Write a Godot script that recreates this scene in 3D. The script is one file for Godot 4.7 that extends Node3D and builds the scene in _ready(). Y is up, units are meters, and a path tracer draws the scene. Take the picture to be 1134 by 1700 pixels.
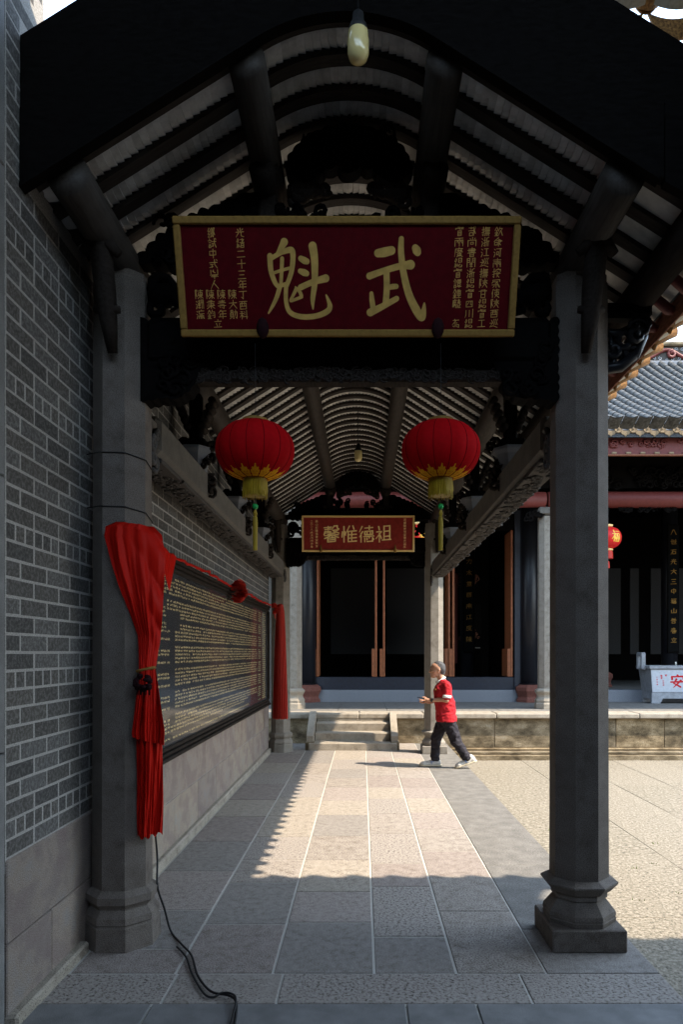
extends Node3D

var mats := {}
var used := {}
var rng := RandomNumberGenerator.new()
const EYE := 1.7

# ---------------------------------------------------------------- scene tree helpers
func numbered(parent: Node, called: String) -> String:
	var key := str(parent.get_instance_id()) + called
	var n: int = used.get(key, 0)
	used[key] = n + 1
	return called if n == 0 else "%s_%03d" % [called, n]

func at(x: float, y: float, deep: float) -> Vector3:
	return Vector3(x, y, -deep)

func tag(o: Node, label: String, category: String, group := "") -> Node:
	o.set_meta("label", label)
	o.set_meta("category", category)
	if group != "":
		o.set_meta("group", group)
	return o

func thing(called: String, label: String, category: String, where := Vector3.ZERO, group := "") -> Node3D:
	var o := Node3D.new()
	o.name = numbered(self, called)
	add_child(o)
	o.position = where
	tag(o, label, category, group)
	return o

func setting(called: String) -> Node3D:
	var o := Node3D.new()
	o.name = numbered(self, called)
	add_child(o)
	o.set_meta("kind", "structure")
	return o

func dup(root: Node3D, where: Vector3, label: String) -> Node3D:
	var c: Node3D = root.duplicate()
	c.name = numbered(self, String(root.name).rstrip("_0123456789"))
	add_child(c)
	c.position = where
	c.set_meta("label", label)
	return c

func obj(called: String, shape, mat: Material, parent: Node = null, where := Vector3.ZERO) -> MeshInstance3D:
	var m := MeshInstance3D.new()
	var p: Node = parent if parent else self
	m.name = numbered(p, called)
	if shape is SurfaceTool:
		shape.generate_normals()
		m.mesh = shape.commit()
	else:
		m.mesh = shape
	m.material_override = mat
	m.position = where
	p.add_child(m, true)
	return m

func sf(smooth := false) -> SurfaceTool:
	var st := SurfaceTool.new()
	st.begin(Mesh.PRIMITIVE_TRIANGLES)
	st.set_smooth_group(0 if smooth else -1)
	return st

func made(st: SurfaceTool) -> ArrayMesh:
	st.generate_normals()
	return st.commit()

# ---------------------------------------------------------------- shapes
func tri(st: SurfaceTool, a: Vector3, b: Vector3, c: Vector3) -> void:
	st.add_vertex(a)
	st.add_vertex(c)
	st.add_vertex(b)

func quad(st: SurfaceTool, a: Vector3, b: Vector3, c: Vector3, d: Vector3) -> void:
	tri(st, a, b, c)
	tri(st, a, c, d)

func quad_out(st: SurfaceTool, a: Vector3, b: Vector3, c: Vector3, d: Vector3, o: Vector3) -> void:
	if (b - a).cross(c - a).dot((a + b + c + d) * 0.25 - o) < 0.0:
		quad(st, a, d, c, b)
	else:
		quad(st, a, b, c, d)

func corner(h: Vector3, b: float, axis: int, s: Vector3) -> Vector3:
	var p := Vector3(h.x - b, h.y - b, h.z - b)
	p[axis] = h[axis]
	return p * s

func box(st: SurfaceTool, c: Vector3, size: Vector3, b := 0.0, turn := Basis()) -> void:
	var h := size * 0.5
	for a in 3:
		var u := (a + 1) % 3
		var v := (a + 2) % 3
		for s in [-1.0, 1.0]:
			var q := []
			for k in [[-1, -1], [1, -1], [1, 1], [-1, 1]]:
				var sg := Vector3.ONE
				sg[a] = s
				sg[u] = k[0]
				sg[v] = k[1]
				q.append(c + turn * corner(h, b, a, sg))
			quad_out(st, q[0], q[1], q[2], q[3], c)
		if b > 0.0:
			for k in [[-1, -1], [1, -1], [1, 1], [-1, 1]]:
				var lo := Vector3.ONE
				lo[u] = k[0]
				lo[v] = k[1]
				lo[a] = -1
				var hi := lo
				hi[a] = 1
				quad_out(st, c + turn * corner(h, b, u, lo), c + turn * corner(h, b, u, hi), c + turn * corner(h, b, v, hi), c + turn * corner(h, b, v, lo), c)
	if b > 0.0:
		for k in 8:
			var sg := Vector3(1 if k & 1 else -1, 1 if k & 2 else -1, 1 if k & 4 else -1)
			var p0 := c + turn * corner(h, b, 0, sg)
			var p1 := c + turn * corner(h, b, 1, sg)
			var p2 := c + turn * corner(h, b, 2, sg)
			if (p1 - p0).cross(p2 - p0).dot(p0 - c) < 0.0:
				tri(st, p0, p2, p1)
			else:
				tri(st, p0, p1, p2)

func slab(x0: float, x1: float, y0: float, y1: float, d0: float, d1: float, b := 0.0) -> SurfaceTool:
	var st := sf()
	span(st, x0, x1, y0, y1, d0, d1, b)
	return st

func span(st: SurfaceTool, x0: float, x1: float, y0: float, y1: float, d0: float, d1: float, b := 0.0) -> void:
	box(st, Vector3((x0 + x1) * 0.5, (y0 + y1) * 0.5, -(d0 + d1) * 0.5), Vector3(absf(x1 - x0), absf(y1 - y0), absf(d1 - d0)), b)

# profile: Vector2(radius, height) from bottom to top; for n = 8 the radius is the distance to the flats
func lathe(st: SurfaceTool, prof: Array, n: int, c: Vector3, flats := false, squash := 1.0) -> void:
	var k := 1.0 / cos(PI / n) if flats else 1.0
	var ph := PI / n if flats else 0.0
	var ring := func(p: Vector2, i: int) -> Vector3:
		var t := ph + TAU * (i % n) / n
		return c + Vector3(p.x * k * cos(t), p.y, -p.x * k * sin(t) * squash)
	for j in prof.size() - 1:
		for i in n:
			quad(st, ring.call(prof[j], i), ring.call(prof[j], i + 1), ring.call(prof[j + 1], i + 1), ring.call(prof[j + 1], i))
	for e in [0, prof.size() - 1]:
		if prof[e].x > 0.0005:
			var m := c + Vector3(0, prof[e].y, 0)
			for i in n:
				if e == 0:
					tri(st, m, ring.call(prof[e], i + 1), ring.call(prof[e], i))
				else:
					tri(st, m, ring.call(prof[e], i), ring.call(prof[e], i + 1))

func tube(st: SurfaceTool, pts: Array, r, n := 6, caps := true, flat := 1.0) -> void:
	var rings := []
	var u := Vector3.ZERO
	for i in pts.size():
		var t: Vector3 = (pts[mini(i + 1, pts.size() - 1)] - pts[maxi(i - 1, 0)]).normalized()
		if i == 0:
			u = t.cross(Vector3.UP if absf(t.y) < 0.9 else Vector3.RIGHT).normalized()
		else:
			u = (u - t * u.dot(t)).normalized()
		var v := t.cross(u)
		var rad: float = r[i] if r is Array else r
		var ring := []
		for k in n:
			var a := TAU * k / n
			ring.append(pts[i] + (u * cos(a) * flat + v * sin(a)) * rad)
		rings.append(ring)
	for i in pts.size() - 1:
		for k in n:
			quad(st, rings[i][k], rings[i][(k + 1) % n], rings[i + 1][(k + 1) % n], rings[i + 1][k])
	if caps:
		for k in n:
			tri(st, pts[0], rings[0][(k + 1) % n], rings[0][k])
			tri(st, pts[-1], rings[-1][k], rings[-1][(k + 1) % n])

func log_along(st: SurfaceTool, x: float, y: float, d0: float, d1: float, r: float, n := 20) -> void:
	var pts := []
	var m := 6
	for i in m + 1:
		pts.append(at(x, y, lerpf(d0, d1, float(i) / m)))
	tube(st, pts, r, n)

# a flat outline in the XY plane with thickness from deep d0 (front) to d1
func board(st: SurfaceTool, poly: PackedVector2Array, d0: float, d1: float, xf := Transform3D()) -> void:
	var p := poly
	if Geometry2D.is_polygon_clockwise(p):
		p.reverse()
	var ids := Geometry2D.triangulate_polygon(p)
	for i in range(0, ids.size(), 3):
		var a := p[ids[i]]
		var b := p[ids[i + 1]]
		var c := p[ids[i + 2]]
		if (b - a).cross(c - a) < 0.0:
			var w := b
			b = c
			c = w
		tri(st, xf * Vector3(a.x, a.y, -d0), xf * Vector3(b.x, b.y, -d0), xf * Vector3(c.x, c.y, -d0))
		tri(st, xf * Vector3(a.x, a.y, -d1), xf * Vector3(c.x, c.y, -d1), xf * Vector3(b.x, b.y, -d1))
	for i in p.size():
		var a := p[i]
		var b := p[(i + 1) % p.size()]
		quad(st, xf * Vector3(a.x, a.y, -d1), xf * Vector3(b.x, b.y, -d1), xf * Vector3(b.x, b.y, -d0), xf * Vector3(a.x, a.y, -d0))

# outline with round lobes along its edges, as carved cloud work has
func lobed(poly: PackedVector2Array, pitch: float, amp: float) -> PackedVector2Array:
	var p := poly.duplicate()
	if Geometry2D.is_polygon_clockwise(p):
		p.reverse()
	var out := PackedVector2Array()
	for i in p.size():
		var a := p[i]
		var b := p[(i + 1) % p.size()]
		var n := maxi(1, roundi(a.distance_to(b) / pitch))
		var nor := Vector2(b.y - a.y, a.x - b.x).normalized()
		for k in n:
			var up := amp * rng.randf_range(0.55, 1.2)
			for j in 5:
				var t := (k + j / 5.0) / n
				out.append(a.lerp(b, t) + nor * up * sin(PI * j / 5.0))
	return out

func curl(st: SurfaceTool, c: Vector3, r: float, thick: float, turns := 1.3, start := 0.0, dir := 1.0, bx := Basis()) -> void:
	var pts := []
	var rad := []
	var n := 10
	for i in n + 1:
		var t := float(i) / n
		var a := start + dir * t * turns * TAU
		var q := r * (1.0 - 0.78 * t)
		pts.append(c + bx * Vector3(cos(a) * q, sin(a) * q, thick * 0.5 * t))
		rad.append(thick * (0.75 + 0.35 * sin(PI * t)))
	tube(st, pts, rad, 5)

# scroll relief filling a rectangle of the XY plane (or of the plane bx)
func carve(st: SurfaceTool, c: Vector3, w: float, h: float, count: int, r: float, bx := Basis()) -> void:
	for i in count:
		var p := c + bx * Vector3(rng.randf_range(-0.5, 0.5) * w, rng.randf_range(-0.5, 0.5) * h, rng.randf_range(-0.3, 0.5) * r * 0.3)
		curl(st, p, r * rng.randf_range(0.6, 1.25), r * rng.randf_range(0.2, 0.32), rng.randf_range(0.8, 1.5), rng.randf() * TAU, -1.0 if rng.randf() < 0.5 else 1.0, bx)

func lump(st: SurfaceTool, c: Vector3, r: Vector3, n := 8) -> void:
	var rows := 5
	for j in rows:
		var a0 := PI * (float(j) / rows - 0.5)
		var a1 := PI * (float(j + 1) / rows - 0.5)
		for i in n:
			var t0 := TAU * i / n
			var t1 := TAU * ((i + 1) % n) / n
			var f := func(a: float, t: float) -> Vector3: return c + Vector3(cos(a) * cos(t), sin(a), -cos(a) * sin(t)) * r
			if j > 0:
				tri(st, f.call(a0, t0), f.call(a0, t1), f.call(a1, t1))
			if j < rows - 1:
				tri(st, f.call(a0, t0), f.call(a1, t1), f.call(a1, t0))

# ---------------------------------------------------------------- materials
func grain(freq: float, lo: float, hi: float, sd: int, oct := 4, kind := FastNoiseLite.TYPE_SIMPLEX_SMOOTH, mid := 0.5, size := 512) -> NoiseTexture2D:
	var f := FastNoiseLite.new()
	f.noise_type = kind
	f.frequency = freq
	f.seed = sd
	f.fractal_octaves = oct
	f.fractal_gain = 0.62 if oct > 5 else 0.55
	var t := NoiseTexture2D.new()
	t.width = size
	t.height = size
	t.seamless = true
	t.seamless_blend_skirt = 0.2
	t.noise = f
	var g := Gradient.new()
	g.offsets = PackedFloat32Array([0.0, mid, 1.0])
	g.colors = PackedColorArray([Color(lo, lo, lo), Color((lo + hi) * 0.5, (lo + hi) * 0.5, (lo + hi) * 0.5), Color(hi, hi, hi)])
	t.color_ramp = g
	return t

func tinted(freq: float, cols: Array, offs: Array, sd: int, oct := 5, size := 512, kind := FastNoiseLite.TYPE_SIMPLEX_SMOOTH) -> NoiseTexture2D:
	var t := grain(freq, 0, 1, sd, oct, kind, 0.5, size)
	var g := Gradient.new()
	g.offsets = PackedFloat32Array(offs)
	g.colors = PackedColorArray(cols)
	t.color_ramp = g
	return t

var tex := {}

func lin(r: float, g: float, b: float) -> Color:
	return Color(r, g, b).linear_to_srgb()

# o: tex, scale, detail, dscale, bump, bump_cm, rough, metal, spec
func mat(called: String, c: Color, o := {}) -> StandardMaterial3D:
	var m := StandardMaterial3D.new()
	m.resource_name = called
	m.albedo_color = c
	m.roughness = o.get("rough", 0.85)
	m.metallic = o.get("metal", 0.0)
	m.metallic_specular = o.get("spec", 0.4)
	var sc = o.get("scale", 1.0)
	m.uv1_triplanar = true
	m.uv1_world_triplanar = o.get("world", true)
	m.uv1_scale = sc if sc is Vector3 else Vector3.ONE * sc
	if o.has("tex"):
		m.albedo_texture = tex[o.tex]
	if o.has("detail"):
		m.detail_enabled = true
		m.detail_albedo = tex[o.detail]
		m.detail_blend_mode = BaseMaterial3D.BLEND_MODE_MUL
		m.detail_uv_layer = BaseMaterial3D.DETAIL_UV_2
		m.uv2_triplanar = true
		m.uv2_world_triplanar = o.get("world", true)
		var ds = o.get("dscale", 0.3)
		m.uv2_scale = ds if ds is Vector3 else Vector3.ONE * ds
	if o.has("bump"):
		m.heightmap_enabled = true
		m.heightmap_texture = tex[o.bump]
		m.heightmap_scale = o.get("bump_cm", 0.3)
	mats[called] = m
	return m

func make_textures() -> void:
	tex.cloud = grain(0.014, 0.78, 1.0, 11, 7)
	tex.patch = tinted(0.009, [Color(0.74, 0.72, 0.70), Color(0.90, 0.89, 0.88), Color(0.96, 0.955, 0.95), Color(1, 1, 1)], [0.0, 0.35, 0.65, 1.0], 21, 8, 1024)
	tex.fine = grain(0.09, 0.62, 1.0, 31, 4)
	tex.speck = tinted(0.22, [Color(0.30, 0.29, 0.28), Color(0.74, 0.73, 0.72), Color(0.90, 0.90, 0.90), Color(1, 1, 1)], [0.0, 0.36, 0.52, 1.0], 41, 3)
	tex.pits = tinted(0.05, [Color(0.18, 0.17, 0.165), Color(0.55, 0.53, 0.51), Color(0.88, 0.87, 0.86), Color(1, 1, 1)], [0.0, 0.20, 0.34, 1.0], 51, 6, 1024)
	tex.pit_bump = tinted(0.05, [Color(0, 0, 0), Color(0.55, 0.55, 0.55), Color(0.8, 0.8, 0.8), Color(1, 1, 1)], [0.0, 0.20, 0.34, 1.0], 51, 6, 1024)
	tex.stain = tinted(0.011, [Color(0.36, 0.33, 0.27), Color(0.60, 0.56, 0.48), Color(0.86, 0.82, 0.74), Color(1, 1, 0.98)], [0.0, 0.3, 0.68, 1.0], 61, 8, 1024)
	tex.moss = tinted(0.013, [Color(0.40, 0.385, 0.35), Color(0.72, 0.70, 0.65), Color(0.94, 0.91, 0.85), Color(1, 1, 1)], [0.0, 0.3, 0.7, 1.0], 71, 9, 1024)
	tex.rosy = tinted(0.007, [Color(0.88, 0.81, 0.80), Color(0.93, 0.89, 0.86), Color(1.0, 0.96, 0.90), Color(0.96, 0.97, 0.97)], [0.0, 0.42, 0.58, 1.0], 81, 8)
	tex.wood = tinted(0.02, [Color(0.5, 0.46, 0.42), Color(0.8, 0.77, 0.74), Color(1, 1, 1)], [0.0, 0.45, 1.0], 91, 6)
	tex.bloom = tinted(0.03, [Color(0.55, 0.55, 0.55), Color(0.70, 0.70, 0.70), Color(0.80, 0.81, 0.82), Color(1.0, 1.0, 1.0)], [0.0, 0.46, 0.60, 1.0], 101, 7)

func make_materials() -> void:
	for i in 5:
		var c: Color = [lin(0.265, 0.242, 0.213), lin(0.24, 0.218, 0.19), lin(0.30, 0.272, 0.235), lin(0.205, 0.19, 0.17), lin(0.33, 0.307, 0.277)][i]
		mat("brick%d" % i, c, {"tex": "bloom", "scale": 2.2, "detail": "fine", "dscale": 3.0, "bump": "fine", "bump_cm": 0.35, "rough": 0.9})
	mat("mortar", lin(0.50, 0.47, 0.425), {"tex": "fine", "scale": 2.0, "rough": 0.95, "bump": "fine", "bump_cm": 0.2})
	for i in 6:
		var c: Color = [lin(0.415, 0.37, 0.32), lin(0.385, 0.35, 0.31), lin(0.405, 0.35, 0.31), lin(0.425, 0.385, 0.325), lin(0.375, 0.345, 0.31), lin(0.395, 0.35, 0.315)][i]
		mat("flag%d" % i, c, {"tex": "pits" if i % 2 else "speck", "scale": (0.8 if i % 2 else 0.6) + 0.12 * i, "detail": "patch", "dscale": 0.8 + 0.17 * i, "bump": "pit_bump" if i % 2 else "fine", "bump_cm": 0.4 if i % 2 else 0.15, "rough": 0.82})
	mat("flag_smooth", lin(0.32, 0.30, 0.265), {"tex": "cloud", "scale": 0.7, "detail": "fine", "dscale": 1.2, "bump": "fine", "bump_cm": 0.12, "rough": 0.7})
	mat("flag_rough", lin(0.42, 0.385, 0.345), {"tex": "pits", "scale": 1.0, "detail": "pits", "dscale": 0.63, "bump": "pit_bump", "bump_cm": 0.6, "rough": 0.9})
	mat("granite_smooth", lin(0.32, 0.315, 0.30), {"tex": "speck", "scale": 2.2, "detail": "cloud", "dscale": 0.6, "bump": "fine", "bump_cm": 0.1, "rough": 0.7})
	mat("brick_far", Color.WHITE, {"tex": "bloom", "scale": 2.2, "detail": "fine", "dscale": 3.0, "rough": 0.9})
	mats.brick_far.vertex_color_use_as_albedo = true
	mat("joint", lin(0.68, 0.64, 0.56), {"tex": "fine", "scale": 3.0, "rough": 0.95})
	for i in 4:
		var c: Color = [lin(0.37, 0.352, 0.312), lin(0.345, 0.333, 0.30), lin(0.39, 0.37, 0.33), lin(0.36, 0.345, 0.31)][i]
		mat("court%d" % i, c, {"tex": "pits", "scale": 0.7 + 0.13 * i, "detail": "moss", "dscale": 1.15 + 0.2 * i, "bump": "pit_bump", "bump_cm": 0.5, "rough": 0.92})
	mat("court_joint", lin(0.16, 0.145, 0.105), {"tex": "fine", "scale": 3.0, "rough": 0.95})
	mat("earth", lin(0.2, 0.17, 0.12), {"tex": "cloud", "scale": 0.2})
	for i in 4:
		var c: Color = [lin(0.36, 0.315, 0.285), lin(0.395, 0.35, 0.305), lin(0.325, 0.29, 0.27), lin(0.385, 0.335, 0.285)][i]
		mat("rosy%d" % i, c, {"tex": "rosy", "scale": 0.9, "detail": "speck", "dscale": 1.3, "bump": "pit_bump", "bump_cm": 0.25, "rough": 0.85})
	mat("pillar_stone", lin(0.215, 0.18, 0.15), {"tex": "speck", "scale": 1.35, "detail": "patch", "dscale": 0.55, "bump": "pit_bump", "bump_cm": 0.22, "rough": 0.85})
	mat("pillar_pale", lin(0.36, 0.325, 0.27), {"tex": "speck", "scale": 2.0, "detail": "patch", "dscale": 0.6, "bump": "pit_bump", "bump_cm": 0.22, "rough": 0.88})
	mat("base_stone", lin(0.25, 0.212, 0.178), {"tex": "speck", "scale": 1.4, "detail": "patch", "dscale": 1.3, "bump": "pit_bump", "bump_cm": 0.5, "rough": 0.9})
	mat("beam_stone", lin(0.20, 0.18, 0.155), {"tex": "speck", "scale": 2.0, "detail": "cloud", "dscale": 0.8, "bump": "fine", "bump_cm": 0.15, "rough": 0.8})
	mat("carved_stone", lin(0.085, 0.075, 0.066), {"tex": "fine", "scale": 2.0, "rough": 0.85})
	mat("bowl_stone", lin(0.24, 0.25, 0.27), {"tex": "speck", "scale": 3.0, "rough": 0.85})
	for i in 4:
		var c: Color = [lin(0.44, 0.37, 0.27), lin(0.36, 0.31, 0.235), lin(0.30, 0.265, 0.21), lin(0.40, 0.355, 0.285)][i]
		mat("weathered%d" % i, c, {"tex": "stain", "scale": Vector3(0.17, 0.3, 0.17), "detail": "pits", "dscale": 0.8, "bump": "pit_bump", "bump_cm": 0.7, "rough": 0.92})
	mat("coping", lin(0.43, 0.385, 0.31), {"tex": "pits", "scale": 1.6, "detail": "patch", "dscale": 0.5, "bump": "pit_bump", "bump_cm": 0.6, "rough": 0.9})
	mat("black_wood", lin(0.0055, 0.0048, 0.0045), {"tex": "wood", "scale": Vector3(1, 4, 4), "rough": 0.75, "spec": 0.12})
	mat("dark_wood", lin(0.036, 0.030, 0.026), {"tex": "wood", "scale": Vector3(4, 4, 0.6), "rough": 0.7, "spec": 0.15})
	mat("rafter_wood", lin(0.055, 0.047, 0.042), {"tex": "wood", "scale": Vector3(0.6, 1, 5), "rough": 0.7, "spec": 0.3})
	mat("log_wood", lin(0.075, 0.063, 0.053), {"tex": "wood", "scale": Vector3(4, 4, 0.5), "detail": "cloud", "dscale": 0.7, "rough": 0.6, "spec": 0.35})
	mat("grey_wood", lin(0.10, 0.09, 0.08), {"tex": "wood", "scale": Vector3(1, 3, 3), "rough": 0.7})
	for i in 4:
		mat("tile_white%d" % i, lin(0.90 - 0.07 * i, 0.89 - 0.07 * i, 0.865 - 0.07 * i), {"tex": "cloud", "scale": 1.5, "rough": 0.9})
	mat("tile_toned", Color.WHITE, {"tex": "cloud", "scale": 1.5, "rough": 0.9})
	mats.tile_toned.vertex_color_use_as_albedo = true
	mat("tile_white", lin(0.80, 0.775, 0.72), {"tex": "cloud", "scale": 1.5, "rough": 0.9})
	mat("tile_grey", lin(0.10, 0.105, 0.115), {"tex": "bloom", "scale": 1.6, "rough": 0.85})
	mat("roll_tile", lin(0.235, 0.25, 0.285), {"tex": "bloom", "scale": 0.9, "detail": "stain", "dscale": 0.7, "rough": 0.75, "bump": "fine", "bump_cm": 0.4})
	mat("drip_clay", lin(0.46, 0.25, 0.085), {"tex": "stain", "scale": 4.0, "rough": 0.75})
	mat("eave_tan", lin(0.27, 0.20, 0.125), {"tex": "patch", "scale": 3.0, "rough": 0.85})
	mat("drip_cream", lin(0.50, 0.45, 0.35), {"tex": "patch", "scale": 3.0, "rough": 0.85})
	mat("red_paint", lin(0.135, 0.026, 0.021), {"tex": "patch", "scale": 1.5, "rough": 0.55})
	mat("red_brown", lin(0.30, 0.12, 0.07), {"tex": "wood", "scale": Vector3(4, 4, 1), "rough": 0.65})
	mat("red_stone", lin(0.24, 0.085, 0.06), {"tex": "patch", "scale": 1.6, "detail": "speck", "dscale": 2.0, "rough": 0.8})
	mat("orange_wood", lin(0.36, 0.125, 0.05), {"tex": "wood", "scale": Vector3(6, 0.7, 6), "rough": 0.5})
	mat("lacquer", lin(0.012, 0.012, 0.015), {"tex": "cloud", "scale": 1.0, "rough": 0.34, "spec": 0.35})
	mat("blue_black", lin(0.018, 0.021, 0.032), {"tex": "cloud", "scale": 1.2, "rough": 0.4, "spec": 0.5})
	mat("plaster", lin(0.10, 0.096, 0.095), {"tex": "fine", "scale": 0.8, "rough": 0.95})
	mat("gold", lin(0.27, 0.155, 0.04), {"tex": "patch", "scale": 3.0, "rough": 0.55, "spec": 0.2})
	mat("gold_bright", lin(0.80, 0.54, 0.19), {"rough": 0.4, "spec": 0.6})
	mat("red_silk", lin(0.60, 0.012, 0.006), {"tex": "fine", "scale": 5.0, "rough": 0.42, "spec": 0.12})
	mats.red_silk.rim_enabled = true
	mats.red_silk.rim = 0.25
	mats.red_silk.rim_tint = 1.0
	mat("red_pleat", lin(0.62, 0.03, 0.012), {"tex": "fine", "scale": 1.5, "rough": 0.55})
	mats.red_pleat.backlight_enabled = true
	mats.red_pleat.backlight = Color(0.35, 0.03, 0.02)
	mat("dry_flower", lin(0.02, 0.008, 0.009), {"rough": 0.95, "spec": 0.1})
	mat("fringe", lin(0.50, 0.34, 0.012), {"tex": "wood", "scale": Vector3(30, 0.6, 30), "rough": 0.6})
	mat("jade", lin(0.01, 0.32, 0.06), {"rough": 0.25})
	mat("wire", lin(0.012, 0.012, 0.012), {"rough": 0.6})
	mat("bulb_glass", lin(0.72, 0.58, 0.25), {"rough": 0.15, "spec": 0.6})
	mat("white_plastic", lin(0.6, 0.58, 0.5), {"rough": 0.4})
	mat("marble", lin(0.42, 0.435, 0.46), {"tex": "cloud", "scale": 0.8, "detail": "speck", "dscale": 3.0, "rough": 0.5})
	mat("print_red", lin(0.55, 0.02, 0.02), {"rough": 0.6})
	mat("grass_blade", lin(0.10, 0.14, 0.03), {"rough": 0.9})
	# the man
	mat("skin", lin(0.50, 0.27, 0.175), {"rough": 0.55})
	mats.skin.subsurf_scatter_enabled = true
	mats.skin.subsurf_scatter_strength = 0.12
	mat("hair_grey", lin(0.085, 0.084, 0.087), {"tex": "speck", "scale": 9.0, "rough": 0.7})
	mat("polo_red", lin(0.60, 0.012, 0.022), {"tex": "fine", "scale": 4.0, "rough": 0.85})
	mat("white_cloth", lin(0.75, 0.74, 0.72), {"rough": 0.85})
	mat("trouser", lin(0.022, 0.018, 0.024), {"tex": "cloud", "scale": 3.0, "rough": 0.8})
	mat("shoe_white", lin(0.66, 0.62, 0.55), {"tex": "cloud", "scale": 4.0, "rough": 0.6})
	mat("shoe_sole", lin(0.55, 0.47, 0.33), {"rough": 0.8})
	mat("shoe_blue", lin(0.05, 0.16, 0.45), {"rough": 0.6})
	mat("watch_dark", lin(0.05, 0.05, 0.055), {"rough": 0.3, "metal": 0.6})
	mat("phone_black", lin(0.01, 0.01, 0.012), {"rough": 0.2})
	mat("eye_dark", lin(0.02, 0.015, 0.012), {"rough": 0.2})

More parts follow.
